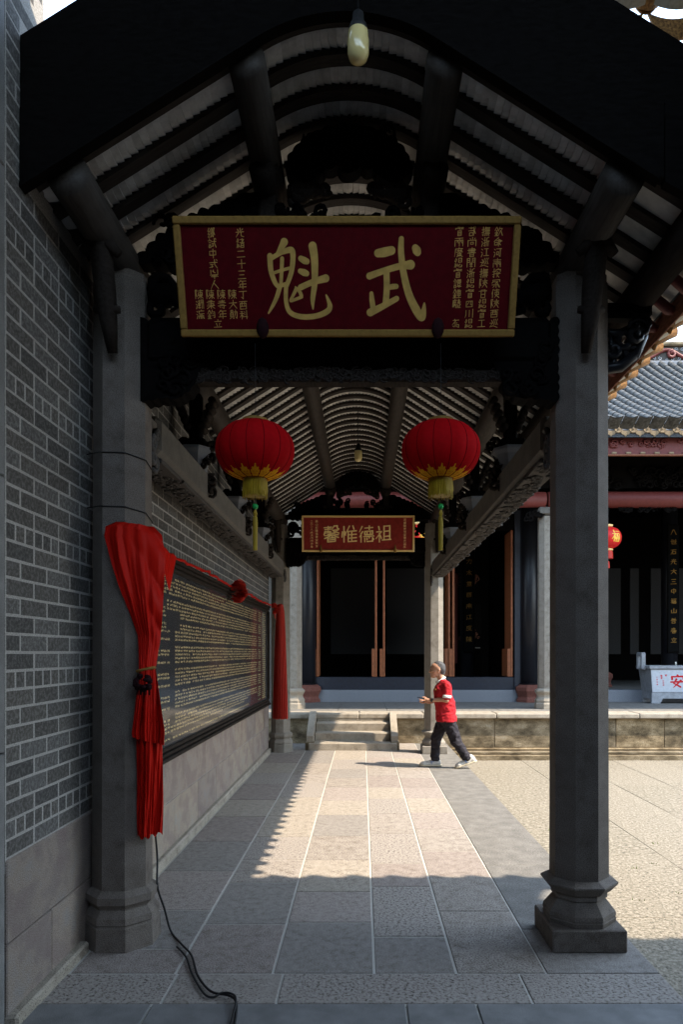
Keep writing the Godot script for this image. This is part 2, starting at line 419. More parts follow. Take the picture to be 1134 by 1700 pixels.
# ---------------------------------------------------------------- writing: strokes on a 0..9 grid, two digits a point
const STROKES := {
	"金": "5004 5094 3464 1686 5459 2738 7768 0999", "欠": "3005 2282 8264 5409 5499", "口": "1282 8288 8818 1812", "日": "2080 8089 8929 2920 2585",
	"目": "2080 8089 8929 2920 2383 2686", "可": "0191 1444 4447 4717 1714 7179 7958", "氵": "2162 1455 2966", "扌": "0383 5059 5928 0695",
	"安": "5051 1113 1191 9193 4326 2679 7429 0595", "察": "1113 1191 9193 3204 3373 7345 5398 0636 2676 5659 3719 7799", "亻": "6015 4349",
	"吏": "0191 2383 2326 8386 2686 5056 5619 3699", "夾": "0292 5055 5509 5599 3315 3335 7355 7395", "阝": "1019 1060 6034 3467 6735",
	"辶": "2133 0434 3417 0847 4799", "巛": "301438 604468 907498", "無": "2003 1191 0494 2127 4147 6167 8187 0797 1809 3839 5859 7889",
	"斤": "8021 2119 2494 6469", "工": "1181 5158 0898", "糸": "5013 1353 7126 2676 5659 3719 7798", "悤": "2080 8084 8424 2420 4262 1618 3738 3989 8987 5657 8798",
	"叔": "3034 3151 0353 1405 4455 5292 9274 5595", "咅": "5051 0191 3142 7162 0494 2686 8689 8929 2926", "尚": "5053 2132 8172 0309 0393 9399 3565 6567 6737 3735",
	"聿": "1282 8285 0494 1585 5059 1787 0999", "門": "0009 0030 3034 0232 0434 9099 9060 6064 6292 6494", "虫": "2272 7275 7525 2522 5059 1888",
	"四": "1282 8288 8818 1812 4326 6266 6686", "川": "1116 1609 5158 9099", "兩": "0191 5159 0309 0393 9399 3325 3346 7365 7386", "广": "5051 1191 1109",
	"黃": "1181 3033 7073 0393 2575 7578 7828 2825 5358 2777 3819 7899", "言": "4051 0292 2474 2676 2777 7779 7929 2927",
	"覃": "1181 1282 8284 8414 1412 4144 6164 2575 7577 7727 2725 0898 5759", "重": "7121 0292 2383 8387 8727 2723 2585 5159 0999",
	"鹿": "5051 1191 1108 2373 3236 6266 2666 2628 4547 7679", "粦": "5055 1393 3142 7162 5206 5296 2619 4749 7678 5999",
	"為": "3042 1181 5106 2464 3686 8689 8968 1728 3738 5758", "光": "5054 2133 8163 0494 3509 6468 6899", "者": "1181 5054 0494 8109 3585 8589 8939 3935 3787",
	"二": "1282 0898", "十": "0494 5059", "三": "1181 2575 0999", "年": "3003 2191 2494 2427 0797 5159", "丁": "0191 5159 5937",
	"酉": "0191 1383 8389 8919 1913 3136 6166 1686", "禾": "7121 0393 5159 5407 5497", "斗": "1132 0334 0697 7079", "東": "0191 1383 8386 8616 1613 1585 5059 5609 5699",
	"大": "0393 5054 5409 5499", "員": "3070 7072 7232 3230 2383 8387 8727 2723 2585 3819 6899", "力": "0292 9289 8968 5053 5309",
	"壽": "1181 5052 2272 0393 2575 0696 7679 7958 2738", "秉": "7121 0292 1484 8486 0696 5059 5609 5699", "匀": "3004 2282 8288 8868 3454 2666",
	"卓": "0191 5059 2373 7376 7626 2623 2575 0898", "羽": "0040 4049 1222 0343 5090 9099 6272 5393", "嬴": "5051 0191 1114 1494 2565 1619 1646 4649 1747 5659 5686 8689 6799",
	"幺": "6013 1373 7316 1676 7619 1989", "良": "5051 2181 8185 8525 2129 2383 2958 5599", "式": "0393 6065 6599 8091 1545 3538 0847",
	"中": "1282 8286 8616 1612 5059", "舉": "1014 4042 9094 3163 0595 3517 6597 3666 5559 2777", "人": "5009 4399", "立": "5052 1292 3447 7467 0898",
	"礻": "4052 1383 8307 5459 6587", "且": "2028 2080 8088 2383 2686 0898", "彳": "6013 7316 4449", "直": "1181 5052 1383 8385 8515 1513 3335 6365 0696 1719 3738 3989 8987 5657 8798",
	"忄": "5059 2316 7385", "隹": "3004 2329 6072 2393 5359 2595 2797 2999", "声": "0191 5053 1383 1586 8689 1609 1787 5557", "殳": "3004 3070 7073 7394 1585 8519 2699",
	"香": "7021 0292 5054 5205 5295 2575 7579 7929 2925 2777", "畐": "0191 2373 7375 7525 2523 1686 8689 8919 1916 5659 1797",
	"木": "0393 5059 5309 5399", "每": "3003 2191 2327 2383 8389 0696 2787", "山": "5058 1318 1898 9893", "寸": "0292 7079 7958 2536",
	"華": "0191 3033 7073 1383 0595 1787 5159 2327 7377", "堂": "5052 2032 8072 0204 0292 9294 3464 6466 6636 3634 1787 5659 0999",
	"敬": "0252 1013 3033 1406 1444 4448 1636 3638 1838 6244 5393 8359 6499", "貝": "2080 8086 8626 2620 2282 2484 3609 6699", "八": "4009 5099",
	"歲": "5052 3151 0393 0309 1555 2628 6379 6399 9284", "冫": "2152 2966", "戊": "0292 0209 5099 9369 8091", "一": "0595",
	"春": "1171 1373 0595 5007 5497 3676 7679 7939 3936 3777", "石": "0191 4109 3484 8488 8838 3834", "婁": "1181 8184 8414 1411 5059 0696 4519 2589 7529",
	"善": "2031 8070 1282 2373 0494 5154 2676 7679 7929 2926", "世": "0393 2028 5156 8086 5686 2898", "志": "0292 5054 2474 1618 3638 3989 8986 5657 8798",
	"慶": "5051 1191 1108 2373 2232 2565 3647 4878 7476 3909 5799", "〇": "30608386 86693918 181330", "平": "1181 2334 7364 0595 5159", "示": "1151 0292 5259 2618 7698",
}
const JOINED := {
	"欽": "金 0 0 46 100;欠 48 0 100 100", "命": "人 0 0 100 45;一 30 25 70 45;口 2 45 48 90;阝 52 45 100 100", "河": "氵 0 0 32 100;可 34 0 100 100", "按": "扌 0 0 36 100;安 38 0 100 100",
	"使": "亻 0 0 34 100;吏 34 0 100 100", "陝": "阝 0 0 34 100;夾 36 0 100 100", "巡": "辶 0 0 100 100;巛 34 0 100 75", "撫": "扌 0 0 34 100;無 36 0 100 100",
	"浙": "氵 0 0 26 100;扌 28 0 58 100;斤 60 0 100 100", "江": "氵 0 0 32 100;工 36 0 100 100", "總": "糸 0 0 40 100;悤 42 0 100 100", "督": "叔 0 0 100 48;目 18 48 82 100",
	"部": "咅 0 0 60 100;阝 62 0 100 100", "書": "聿 0 0 100 58;日 15 55 85 100", "閩": "門 0 0 100 100;虫 28 45 72 100", "廣": "广 0 0 100 100;黃 20 22 100 100",
	"譚": "言 0 0 40 100;覃 42 0 100 100", "鍾": "金 0 0 42 100;重 44 0 100 100", "麟": "鹿 0 0 50 100;粦 52 0 100 100", "緒": "糸 0 0 40 100;者 42 0 100 100",
	"科": "禾 0 0 48 100;斗 48 0 100 100", "陳": "阝 0 0 34 100;東 34 0 100 100", "勛": "員 0 0 55 100;力 56 0 100 100", "鈞": "金 0 0 48 100;匀 48 0 100 100",
	"瀚": "氵 0 0 26 100;卓 28 0 62 100;羽 64 0 100 100", "瀛": "氵 0 0 26 100;嬴 28 0 100 100", "鄉": "幺 0 0 32 100;良 34 0 66 100;阝 68 0 100 100", "試": "言 0 0 40 100;式 40 0 100 100",
	"祖": "礻 0 0 42 100;且 42 0 100 100", "德": "彳 0 0 32 100;直 32 0 100 100", "惟": "忄 0 0 30 100;隹 30 0 100 100", "馨": "声 0 0 50 52;殳 52 0 100 48;香 4 46 96 100",
	"福": "礻 0 0 42 100;畐 42 0 100 100", "梅": "木 0 0 42 100;每 44 0 100 100", "村": "木 0 0 45 100;寸 48 0 100 100", "協": "十 0 0 32 100;力 45 0 85 45;力 32 48 64 100;力 68 48 100 100",
	"賀": "力 0 0 48 48;口 52 5 100 48;貝 15 48 85 100", "次": "冫 0 0 32 100;欠 32 0 100 100", "戌": "戊 0 0 100 100;一 25 42 55 62", "仲": "亻 0 0 34 100;中 36 0 100 100",
	"樓": "木 0 0 40 100;婁 42 0 100 100", "誌": "言 0 0 40 100;志 42 0 100 100", "南": "十 0 0 100 40;兩 4 28 96 100", "西": "酉 0 0 100 92", "甘": "日 12 10 88 100;一 0 5 100 35", "宗": "安 0 0 100 40;示 10 40 90 100",
}

func glyph(ch: String) -> Array:
	var out := []
	if JOINED.has(ch):
		for piece in String(JOINED[ch]).split(";"):
			var w := piece.split(" ")
			var r := [float(w[1]) / 100, float(w[2]) / 100, float(w[3]) / 100, float(w[4]) / 100]
			for s in glyph(w[0]):
				var q := PackedVector2Array()
				for p in s:
					q.append(Vector2(lerpf(r[0], r[2], p.x), lerpf(r[1], r[3], p.y)))
				out.append(q)
	elif STROKES.has(ch):
		for s in String(STROKES[ch]).split(" "):
			var q := PackedVector2Array()
			for i in range(0, s.length(), 2):
				q.append(Vector2(int(s[i]) / 9.0, int(s[i + 1]) / 9.0))
			out.append(q)
	return out

var ink := PackedByteArray()
var ink_w := 0
var ink_h := 0

func paper(w: int, h: int) -> void:
	ink_w = w
	ink_h = h
	ink = PackedByteArray()
	ink.resize(w * h)

func dab(a: Vector2, b: Vector2, ra: float, rb: float) -> void:
	var r := maxf(ra, rb) + 1.0
	var ab := b - a
	var len2 := maxf(ab.length_squared(), 0.0001)
	for y in range(maxi(0, floori(minf(a.y, b.y) - r)), mini(ink_h, ceili(maxf(a.y, b.y) + r))):
		for x in range(maxi(0, floori(minf(a.x, b.x) - r)), mini(ink_w, ceili(maxf(a.x, b.x) + r))):
			var p := Vector2(x + 0.5, y + 0.5)
			var t := clampf((p - a).dot(ab) / len2, 0.0, 1.0)
			var c := clampf(lerpf(ra, rb, t) - p.distance_to(a + ab * t) + 0.5, 0.0, 1.0)
			var k := int(c * 255.0)
			if k > ink[y * ink_w + x]:
				ink[y * ink_w + x] = k

func write(ch: String, x: float, y: float, w: float, h: float, thick: float, lean := 0.06) -> void:
	for s in glyph(ch):
		for i in s.size() - 1:
			var a := Vector2(x + s[i].x * w, y + (s[i].y - lean * (s[i].x - 0.5)) * h)
			var b := Vector2(x + s[i + 1].x * w, y + (s[i + 1].y - lean * (s[i + 1].x - 0.5)) * h)
			var level := absf(b.x - a.x) > absf(b.y - a.y)
			var down := b.x < a.x - 0.1 * w and b.y > a.y
			dab(a, b, thick * (0.8 if level else 1.08), thick * (1.0 if level else (0.55 if down else 0.95)))

func column(text: String, x: float, y: float, pitch: float, w: float, h: float, thick: float, drift := 0.0) -> void:
	for i in text.length():
		if text[i] != " ":
			write(text[i], x - w * 0.5 + drift * i, y + pitch * i, w, h, thick)

func brush(pts: Array, rad: Array, ox: float, oy: float, s: float) -> void:
	# a wide brush stroke through the points, drawn finely along a smooth curve
	var c := Curve2D.new()
	for i in pts.size():
		var t: Vector2 = (pts[mini(i + 1, pts.size() - 1)] - pts[maxi(i - 1, 0)]) * 0.17
		c.add_point(pts[i], -t if i > 0 else Vector2.ZERO, t if i < pts.size() - 1 else Vector2.ZERO)
	var n := 14 * (pts.size() - 1)
	var last := Vector2.ZERO
	var lr := 0.0
	for i in n + 1:
		var f := float(i) / 14.0
		var k := mini(int(f), pts.size() - 2)
		var p := c.sample(k, f - k) * s + Vector2(ox, oy)
		var r := lerpf(rad[k], rad[k + 1], f - k) * s * 0.5
		if i > 0:
			dab(last, p, lr, r)
		last = p
		lr = r

func printed(bg: Color, fg: Color, wear := 0.06) -> ImageTexture:
	var im := Image.create(ink_w, ink_h, false, Image.FORMAT_RGB8)
	var f := FastNoiseLite.new()
	f.seed = 5
	f.frequency = 0.02
	f.fractal_octaves = 5
	for y in ink_h:
		for x in ink_w:
			var n := 1.0 + wear * f.get_noise_2d(x, y) * 2.0
			var c := bg.lerp(fg, ink[y * ink_w + x] / 255.0)
			im.set_pixel(x, y, Color(c.r * n, c.g * n, c.b * n))
	return ImageTexture.create_from_image(im)

func sheet_mat(called: String, t: Texture2D, rough := 0.5, spec := 0.4) -> StandardMaterial3D:
	var m := StandardMaterial3D.new()
	m.resource_name = called
	m.albedo_texture = t
	m.roughness = rough
	m.metallic_specular = spec
	mats[called] = m
	return m

# a flat sheet with the print on it: a lower left, b lower right, c upper right, d upper left
func sheet(a: Vector3, b: Vector3, c: Vector3, d: Vector3) -> SurfaceTool:
	var st := sf()
	for k in [[a, 0, 1], [c, 1, 0], [b, 1, 1], [a, 0, 1], [d, 0, 0], [c, 1, 0]]:
		st.set_uv(Vector2(k[1], k[2]))
		st.add_vertex(k[0])
	return st

func _ready() -> void:
	# ---- camera: level, lens shifted so that the verticals stay vertical
	var cam := Camera3D.new()
	cam.name = "camera"
	cam.projection = Camera3D.PROJECTION_FRUSTUM
	cam.near = 0.1
	cam.far = 600.0
	cam.size = 0.1 * 1700.0 / 1160.0
	cam.frustum_offset = Vector2(-35.0, 234.0) / 1160.0 * 0.1
	cam.keep_aspect = Camera3D.KEEP_HEIGHT
	cam.position = Vector3(0, EYE, 0)
	add_child(cam)
	cam.current = true
	# ---- sky and sun
	var env := Environment.new()
	env.background_mode = Environment.BG_SKY
	var sky_m := PhysicalSkyMaterial.new()
	sky_m.rayleigh_coefficient = 2.5
	sky_m.mie_coefficient = 0.004
	sky_m.turbidity = 8.0
	sky_m.ground_color = Color(0.35, 0.32, 0.28)
	sky_m.energy_multiplier = 4.0
	var sky := Sky.new()
	sky.sky_material = sky_m
	env.sky = sky
	env.tonemap_mode = Environment.TONE_MAPPER_LINEAR
	env.tonemap_exposure = 3.75
	env.background_energy_multiplier = 2.45
	env.sdfgi_enabled = true
	env.ssao_enabled = true
	env.ssil_enabled = true
	var we := WorldEnvironment.new()
	we.name = "world_environment"
	we.environment = env
	add_child(we)
	var sun := DirectionalLight3D.new()
	sun.name = "sun"
	sun.light_energy = 0.93
	sun.light_color = Color(1.0, 0.94, 0.86)
	sun.light_angular_distance = 0.5
	sun.shadow_enabled = true
	add_child(sun)
	sun.look_at_from_position(Vector3.ZERO, Vector3(-0.755, -1.0, -0.26), Vector3.UP)

	rng.seed = 20240
	make_textures()
	make_materials()
	# ---- the setting and the large structures
	build_ground()
	build_walls()
	build_front_hall()
	build_corridor_roof()
	build_pillars()
	build_trusses()
	build_side_beams()
	build_main_hall()
	build_steps()
	# ---- things
	build_plaques()
	build_lanterns()
	build_name_board()
	build_drapes()
	build_bulbs()
	build_cables()
	build_burner()
	build_hall_things()
	build_person()

func roof_y(x: float) -> float:
	var r := absf(x + 0.08)
	if r > 0.42:
		return 4.093 - 0.63 * (r - 1.4)
	return 4.048 + sqrt(0.784 * 0.784 - r * r)

# a strip that follows the roof's curve between x0 and x1, from o0 to o1 above its underside
func hat(st: SurfaceTool, x0: float, x1: float, o0: float, o1: float, d0: float, d1: float) -> void:
	var xs := [x0]
	for k in 17:
		var x := -0.08 - 0.42 + 0.84 * k / 16.0
		if x > x0 + 0.01 and x < x1 - 0.01:
			xs.append(x)
	xs.append(x1)
	for i in xs.size() - 1:
		var a: float = xs[i]
		var b: float = xs[i + 1]
		var ya := roof_y(a)
		var yb := roof_y(b)
		quad(st, at(a, ya + o0, d0), at(b, yb + o0, d0), at(b, yb + o1, d0), at(a, ya + o1, d0))
		quad(st, at(b, yb + o0, d1), at(a, ya + o0, d1), at(a, ya + o1, d1), at(b, yb + o1, d1))
		quad(st, at(a, ya + o0, d1), at(b, yb + o0, d1), at(b, yb + o0, d0), at(a, ya + o0, d0))
		quad(st, at(a, ya + o1, d0), at(b, yb + o1, d0), at(b, yb + o1, d1), at(a, ya + o1, d1))
	var ya := roof_y(x0)
	var yb := roof_y(x1)
	quad(st, at(x0, ya + o0, d1), at(x0, ya + o0, d0), at(x0, ya + o1, d0), at(x0, ya + o1, d1))
	quad(st, at(x1, yb + o0, d0), at(x1, yb + o0, d1), at(x1, yb + o1, d1), at(x1, yb + o1, d0))

# ---------------------------------------------------------------- ground
func stone_slab(parent: Node, called: String, x0: float, x1: float, d0: float, d1: float, top: float, m: Material, gap := 0.012, bev := 0.003) -> void:
	var st := sf()
	var h := 0.09
	var j := rng.randf_range(-0.0012, 0.0012)
	box(st, Vector3(0, 0, 0), Vector3(x1 - x0 - gap, h, d1 - d0 - gap), bev)
	var o := obj(called, st, m, parent, Vector3((x0 + x1) * 0.5, top - h * 0.5 + j, -(d0 + d1) * 0.5))
	o.rotation = Vector3(rng.randf_range(-0.0007, 0.0007), rng.randf_range(-0.002, 0.002), rng.randf_range(-0.0007, 0.0007))

func build_ground() -> void:
	var g := setting("ground")
	var st := sf()
	quad(st, Vector3(-300, -0.62, 300), Vector3(300, -0.62, 300), Vector3(300, -0.62, -300), Vector3(-300, -0.62, -300))
	obj("earth", st, mats.earth, g)
	# corridor floor
	var f := setting("corridor_floor")
	obj("mortar_bed", slab(-1.70, 1.575, -0.45, -0.0045, 3.36, 13.2), mats.joint, f)
	var cols := [-1.56, -0.995, -0.477, 0.063, 0.50, 0.98, 1.585]
	var near := [[3.707, 4.02, 4.62, 5.45], [3.707, 4.38, 5.18, 5.75], [3.707, 4.41, 4.98, 5.74, 6.5, 7.34, 8.06], [3.707, 4.19, 5.09, 5.65, 6.59, 7.41, 8.15], [3.707, 4.6, 5.33, 6.0, 6.75, 7.45], [3.707, 4.3, 5.6, 6.9, 8.1]]
	for c in 6:
		var ds: Array = near[c].duplicate()
		while ds[-1] < 12.9:
			ds.append(minf(ds[-1] + rng.randf_range(0.62, 0.98), 13.15))
		for i in ds.size() - 1:
			var m: Material = mats.flag_smooth if c == 5 and ds[i] > 4.2 else (mats.flag_rough if rng.randf() < 0.18 else mats["flag%d" % rng.randi_range(0, 5)])
			stone_slab(f, "slab", cols[c], cols[c + 1], ds[i], ds[i + 1], 0.0, m, 0.008 if c == 5 else 0.014)
	var xs := [-1.6, -0.98, -0.42, 0.83, 1.585]
	for i in 4:
		stone_slab(f, "slab", xs[i], xs[i + 1], 3.385, 3.707, 0.0, mats.flag_rough if i != 1 else mats.flag1)
	# smooth threshold stones in front
	var t := setting("threshold_paving")
	obj("mortar_bed", slab(-1.75, 3.2, -0.45, -0.006, -5.2, 3.36), mats.joint, t)
	var tx := [-1.7, -1.02, 0.21, 0.55, 1.66, 2.5, 3.2]
	for i in 6:
		stone_slab(t, "slab", tx[i], tx[i + 1], 2.3, 3.385, 0.004, mats.granite_smooth, 0.01)
		stone_slab(t, "slab", tx[i], tx[i + 1], -5.2, 2.3, 0.004, mats.granite_smooth, 0.01)
	# the courtyard, a step lower
	var y := setting("courtyard")
	obj("mortar_bed", slab(1.58, 12.0, -0.6, -0.312, -5.2, 13.2), mats.court_joint, y)
	var x := 1.588
	while x < 11.5:
		var w := rng.randf_range(0.8, 1.7)
		var d := 2.0 - rng.randf() * 0.8
		while d < 13.1:
			var l := rng.randf_range(1.3, 2.6)
			stone_slab(y, "slab", x, x + w, d, minf(d + l, 13.15), -0.30, mats["court%d" % rng.randi_range(0, 3)], 0.004, 0.003)
			d += l
		x += w
	# a few grass blades in the joints
	var gs := sf()
	for k in 26:
		var c := at(rng.randf_range(2.1, 3.6), -0.3, rng.randf_range(4.5, 8.0))
		for b in 5:
			var o := c + Vector3(rng.randf_range(-0.05, 0.05), 0, rng.randf_range(-0.02, 0.02))
			var tip := o + Vector3(rng.randf_range(-0.02, 0.02), rng.randf_range(0.01, 0.035), rng.randf_range(-0.02, 0.02))
			tri(gs, o + Vector3(-0.004, 0, 0), o + Vector3(0.004, 0, 0), tip)
	var gr := obj("grass", gs, mats.grass_blade)
	tag(gr, "sparse green grass sprouting in the courtyard paving joints", "grass")
	gr.set_meta("kind", "stuff")

# ---------------------------------------------------------------- walls
func brick_shapes() -> Dictionary:
	var out := {"long": [], "short": []}
	for k in 3:
		for nm in ["long", "short"]:
			var st := sf()
			box(st, Vector3.ZERO, Vector3(0.06, 0.0778 + 0.001 * k, (0.2695 if nm == "long" else 0.0845) - 0.002 * k), 0.0035 + 0.0008 * k)
			out[nm].append(made(st))
	return out

func brick_rows(w: Node3D, shapes: Dictionary, x: float, y0: float, y1: float, d0: float, d1: float, most: int, limit: Callable) -> void:
	var todo := []
	var row := 0
	var y := y0
	while y < y1:
		var head := row % 8 == 1
		var step := 0.0925 if head else 0.2775
		var d := d0 - (0.139 if row % 2 == 1 and not head else 0.0)
		while d < d1 - 0.02:
			var a := maxf(d, d0)
			var b := minf(d + step, d1)
			if b - a > 0.03 and limit.call(y + 0.0857, a, b):
				todo.append([a, b, y, head])
			d += step
		y += 0.0857
		row += 1
	todo.sort_custom(func(p, q): return p[0] * p[0] + (p[2] - 1.7) * (p[2] - 1.7) < q[0] * q[0] + (q[2] - 1.7) * (q[2] - 1.7))
	var rest := sf()
	var n := 0
	for k in todo.size():
		var q: Array = todo[k]
		var full: bool = absf(q[1] - q[0] - (0.0925 if q[3] else 0.2775)) < 0.004
		var c := at(x - 0.03 + rng.randf_range(0.0, 0.001), q[2] + 0.0428, (q[0] + q[1]) * 0.5)
		if k < most:
			var o: MeshInstance3D
			var m: Material = mats["brick%d" % rng.randi_range(0, 4)]
			if full:
				o = obj("brick", shapes["short" if q[3] else "long"][rng.randi_range(0, 2)], m, w, c)
			else:
				var st := sf()
				box(st, Vector3.ZERO, Vector3(0.06, 0.077, q[1] - q[0] - 0.0095), 0.005)
				o = obj("brick", st, m, w, c)
			o.rotation = Vector3(rng.randf_range(-0.008, 0.008), rng.randf_range(-0.004, 0.004), 0)
		else:
			var tone := rng.randf_range(0.19, 0.36)
			rest.set_color(Color(tone, tone * 0.975, tone * 0.94))
			box(rest, c, Vector3(0.06, 0.0772, q[1] - q[0] - 0.0095), 0.0035)
			n += 1
	if n > 0:
		var r := obj("far_bricks", rest, mats.brick_far, w)
		r.set_meta("kind", "stuff")

func build_walls() -> void:
	var shapes := brick_shapes()
	var w := thing("brick_wall", "tall grey brick wall with pale mortar joints nearest on the left, before the draped pillar", "wall")
	obj("mortar", slab(-2.0, -1.6206, 0.70, 5.9, 3.162, 3.55), mats.mortar, w)
	obj("mortar", slab(-2.0, -1.6206, 0.70, 4.02, 3.55, 4.28), mats.mortar, w)
	brick_rows(w, shapes, -1.62, 0.76, 5.9, 3.165, 4.27, 300, func(y, a, b): return (b <= 3.56 if y > 3.98 else true))
	# base stones
	var bd := [3.165, 3.62, 4.28]
	obj("base_stone", slab(-2.0, -1.612, 0.375, 0.757, 3.165, 4.28, 0.006), mats.rosy2, w)
	for i in 2:
		obj("base_stone", slab(-2.0, -1.612, 0.02, 0.37, bd[i] + 0.003, bd[i + 1] - 0.003, 0.006), mats["rosy%d" % [2, 0][i]], w)
	obj("skirting", slab(-1.64, -1.565, -0.02, 0.055, 3.165, 4.0, 0.012), mats.coping, w)
	var j := thing("stone_jamb", "smooth grey granite door jamb at the very left edge, ending the tall brick wall", "door jamb")
	var jy := -0.05
	for h in [1.3, 1.25, 1.4, 1.6, 1.3]:
		obj("jamb_block", slab(-2.3, -1.618, jy, jy + h - 0.006, 2.75, 3.157, 0.005), mats.granite_smooth, j)
		jy += h
	# the long wall behind the name board
	var l := thing("brick_wall", "long grey brick wall of the corridor behind the gold lettered name board", "wall")
	obj("mortar", slab(-2.0, -1.6206, 0.0, 4.02, 4.28, 12.05), mats.mortar, l)
	brick_rows(l, shapes, -1.62, 2.43, 3.98, 4.285, 12.04, 300, func(_y, _a, _b): return true)
	var d := 4.29
	while d < 11.9:
		for r in 2:
			var k := d + (0.3 if r == 1 else 0.0)
			obj("base_stone", slab(-2.0, -1.612, 0.03 + 0.43 * r, 0.455 + 0.43 * r, k, minf(k + 0.85, 12.0) - 0.006, 0.006), mats["rosy%d" % rng.randi_range(0, 3)], l)
		d += 0.85
	obj("skirting", slab(-1.64, -1.565, -0.02, 0.075, 4.35, 11.95, 0.014), mats.coping, l)

# ---------------------------------------------------------------- the hall behind the camera, whose eave shades the foreground
func build_front_hall() -> void:
	var h := thing("front_hall", "tiled eave of the front hall jutting out overhead at the top right", "building")
	obj("wall", slab(-2.4, 9.5, -0.6, 6.6, -5.5, -5.2), mats.grey_wood, h)
	obj("wall", slab(-2.4, -2.05, -0.6, 6.4, -5.2, 2.74), mats.grey_wood, h)
	obj("wall", slab(9.2, 9.5, -0.6, 6.4, -5.2, 2.9), mats.grey_wood, h)
	obj("wall", slab(1.74, 9.5, -0.6, 6.5, 2.72, 3.12), mats.brick1, h)
	# roof slabs, sloping down to the courtyard
	var rs := sf()
	for q in [[-2.2, -0.85, 3.14], [-0.85, 5.45, 3.86], [5.45, 11.0, 3.26]]:
		var a := at(q[0], 5.34 + (3.86 - q[2]) * 0.5, q[2])
		var b := at(q[1], 5.34 + (3.86 - q[2]) * 0.5, q[2])
		var c := at(q[1], 5.34 + (3.86 + 5.6) * 0.5, -5.6)
		var d := at(q[0], 5.34 + (3.86 + 5.6) * 0.5, -5.6)
		var up := Vector3(0, 0.18, 0)
		var o := (a + b + c + d) * 0.25 + up * 0.5
		quad_out(rs, a, b, c, d, o)
		quad_out(rs, a + up, b + up, c + up, d + up, o)
		quad_out(rs, a, b, b + up, a + up, o)
		quad_out(rs, b, c, c + up, b + up, o)
		quad_out(rs, c, d, d + up, c + up, o)
		quad_out(rs, d, a, a + up, d + up, o)
	obj("roof", rs, mats.dark_wood, h)
	var rb := sf()
	for i in 40:
		var x := -2.1 + 0.3 * i
		var e := 3.8 if x > -0.8 and x < 5.4 else 3.1
		var p0 := at(x, 5.30 + (3.86 - e) * 0.5, e)
		var p1 := at(x, 5.30 + (3.86 + 5.0) * 0.5, -5.0)
		tube(rb, [p0, p1], 0.05, 4)
	obj("rafters", rb, mats.rafter_wood, h)
	var bm := sf()
	log_along(bm, 0, 0, 0, 1, 0.12)
	# eave drip tiles
	var tile := drip_mesh(0.30, 0.17)
	var cup := cup_mesh(0.30)
	var roll := roll_end_mesh(0.072)
	for i in 38:
		var x := -0.66 + 0.30 * i
		var e := 3.92 if x < 5.4 else 3.32
		var y := 5.285 + (3.92 - e) * 0.5
		obj("drip_tile", tile, mats.drip_clay, h, at(x, y, e))
		obj("trough_tile", cup, mats.drip_cream, h, at(x, y + 0.012, e - 0.03))
		obj("roll_tile", roll, mats.drip_clay, h, at(x + 0.15, y + 0.055, e))

# a hanging drip tile: a curved pointed leaf facing +z
func drip_mesh(w: float, h: float) -> ArrayMesh:
	var st := sf()
	var p := PackedVector2Array()
	for i in 9:
		var t := i / 8.0 * 2.0 - 1.0
		p.append(Vector2(t * w * 0.46, -0.035 * (1.0 - t * t)))
	for i in range(7, 0, -1):
		var t := i / 8.0 * 2.0 - 1.0
		p.append(Vector2(t * w * 0.46, -0.035 * (1.0 - t * t) - h * pow(1.0 - absf(t), 0.55) * (0.9 + 0.12 * cos(t * 14.0))))
	board(st, p, -0.008, 0.006)
	return made(st)

# the end of the trough tile behind the drip: a shallow pan
func cup_mesh(w: float) -> ArrayMesh:
	var st := sf()
	for i in 6:
		var t0 := i / 6.0 * 2.0 - 1.0
		var t1 := (i + 1) / 6.0 * 2.0 - 1.0
		var a := Vector3(t0 * w * 0.47, -0.035 * (1.0 - t0 * t0), 0.02)
		var b := Vector3(t1 * w * 0.47, -0.035 * (1.0 - t1 * t1), 0.02)
		var back := Vector3(0, 0.12, 0.26)
		var up := Vector3(0, 0.014, 0)
		quad(st, a, a + back, b + back, b)
		quad(st, a + up, b + up, b + back + up, a + back + up)
		quad(st, a, b, b + up, a + up)
	return made(st)

func roll_end_mesh(r: float) -> ArrayMesh:
	var st := sf(true)
	tube(st, [Vector3(0, 0.13, 0.28), Vector3(0, 0, 0.0)], r, 12)
	var e := sf()
	lathe(e, [Vector2(r * 0.86, 0.0), Vector2(r * 0.86, 0.012), Vector2(r * 0.6, 0.006), Vector2(0.25 * r, 0.006), Vector2(0.15 * r, 0.016), Vector2(0.0, 0.018)], 12, Vector3.ZERO)
	var m := made(e)
	st.append_from(m, 0, Transform3D(Basis(Vector3.RIGHT, PI * 0.5), Vector3(0, 0, 0.0)))
	st.generate_normals()
	return st.commit()

# ---------------------------------------------------------------- the corridor's roof
# a short trough tile seen from below: sagging between two rafters
func trough(st: SurfaceTool, xf: Transform3D) -> void:
	for i in 4:
		var a := -0.078 + 0.039 * i
		var b := a + 0.039
		var ya := -0.022 * (1.0 - pow(a / 0.078, 2.0))
		var yb := -0.022 * (1.0 - pow(b / 0.078, 2.0))
		var q := []
		for h in [0.0, 0.012]:
			for c in [[-0.033, ya, a], [0.033, ya, a], [0.033, yb, b], [-0.033, yb, b]]:
				q.append(xf * Vector3(c[0], c[1] + h, c[2]))
		var o: Vector3 = (q[0] + q[2] + q[4] + q[6]) * 0.25
		quad_out(st, q[0], q[1], q[2], q[3], o)
		quad_out(st, q[0], q[3], q[7], q[4], o)
		quad_out(st, q[1], q[2], q[6], q[5], o)

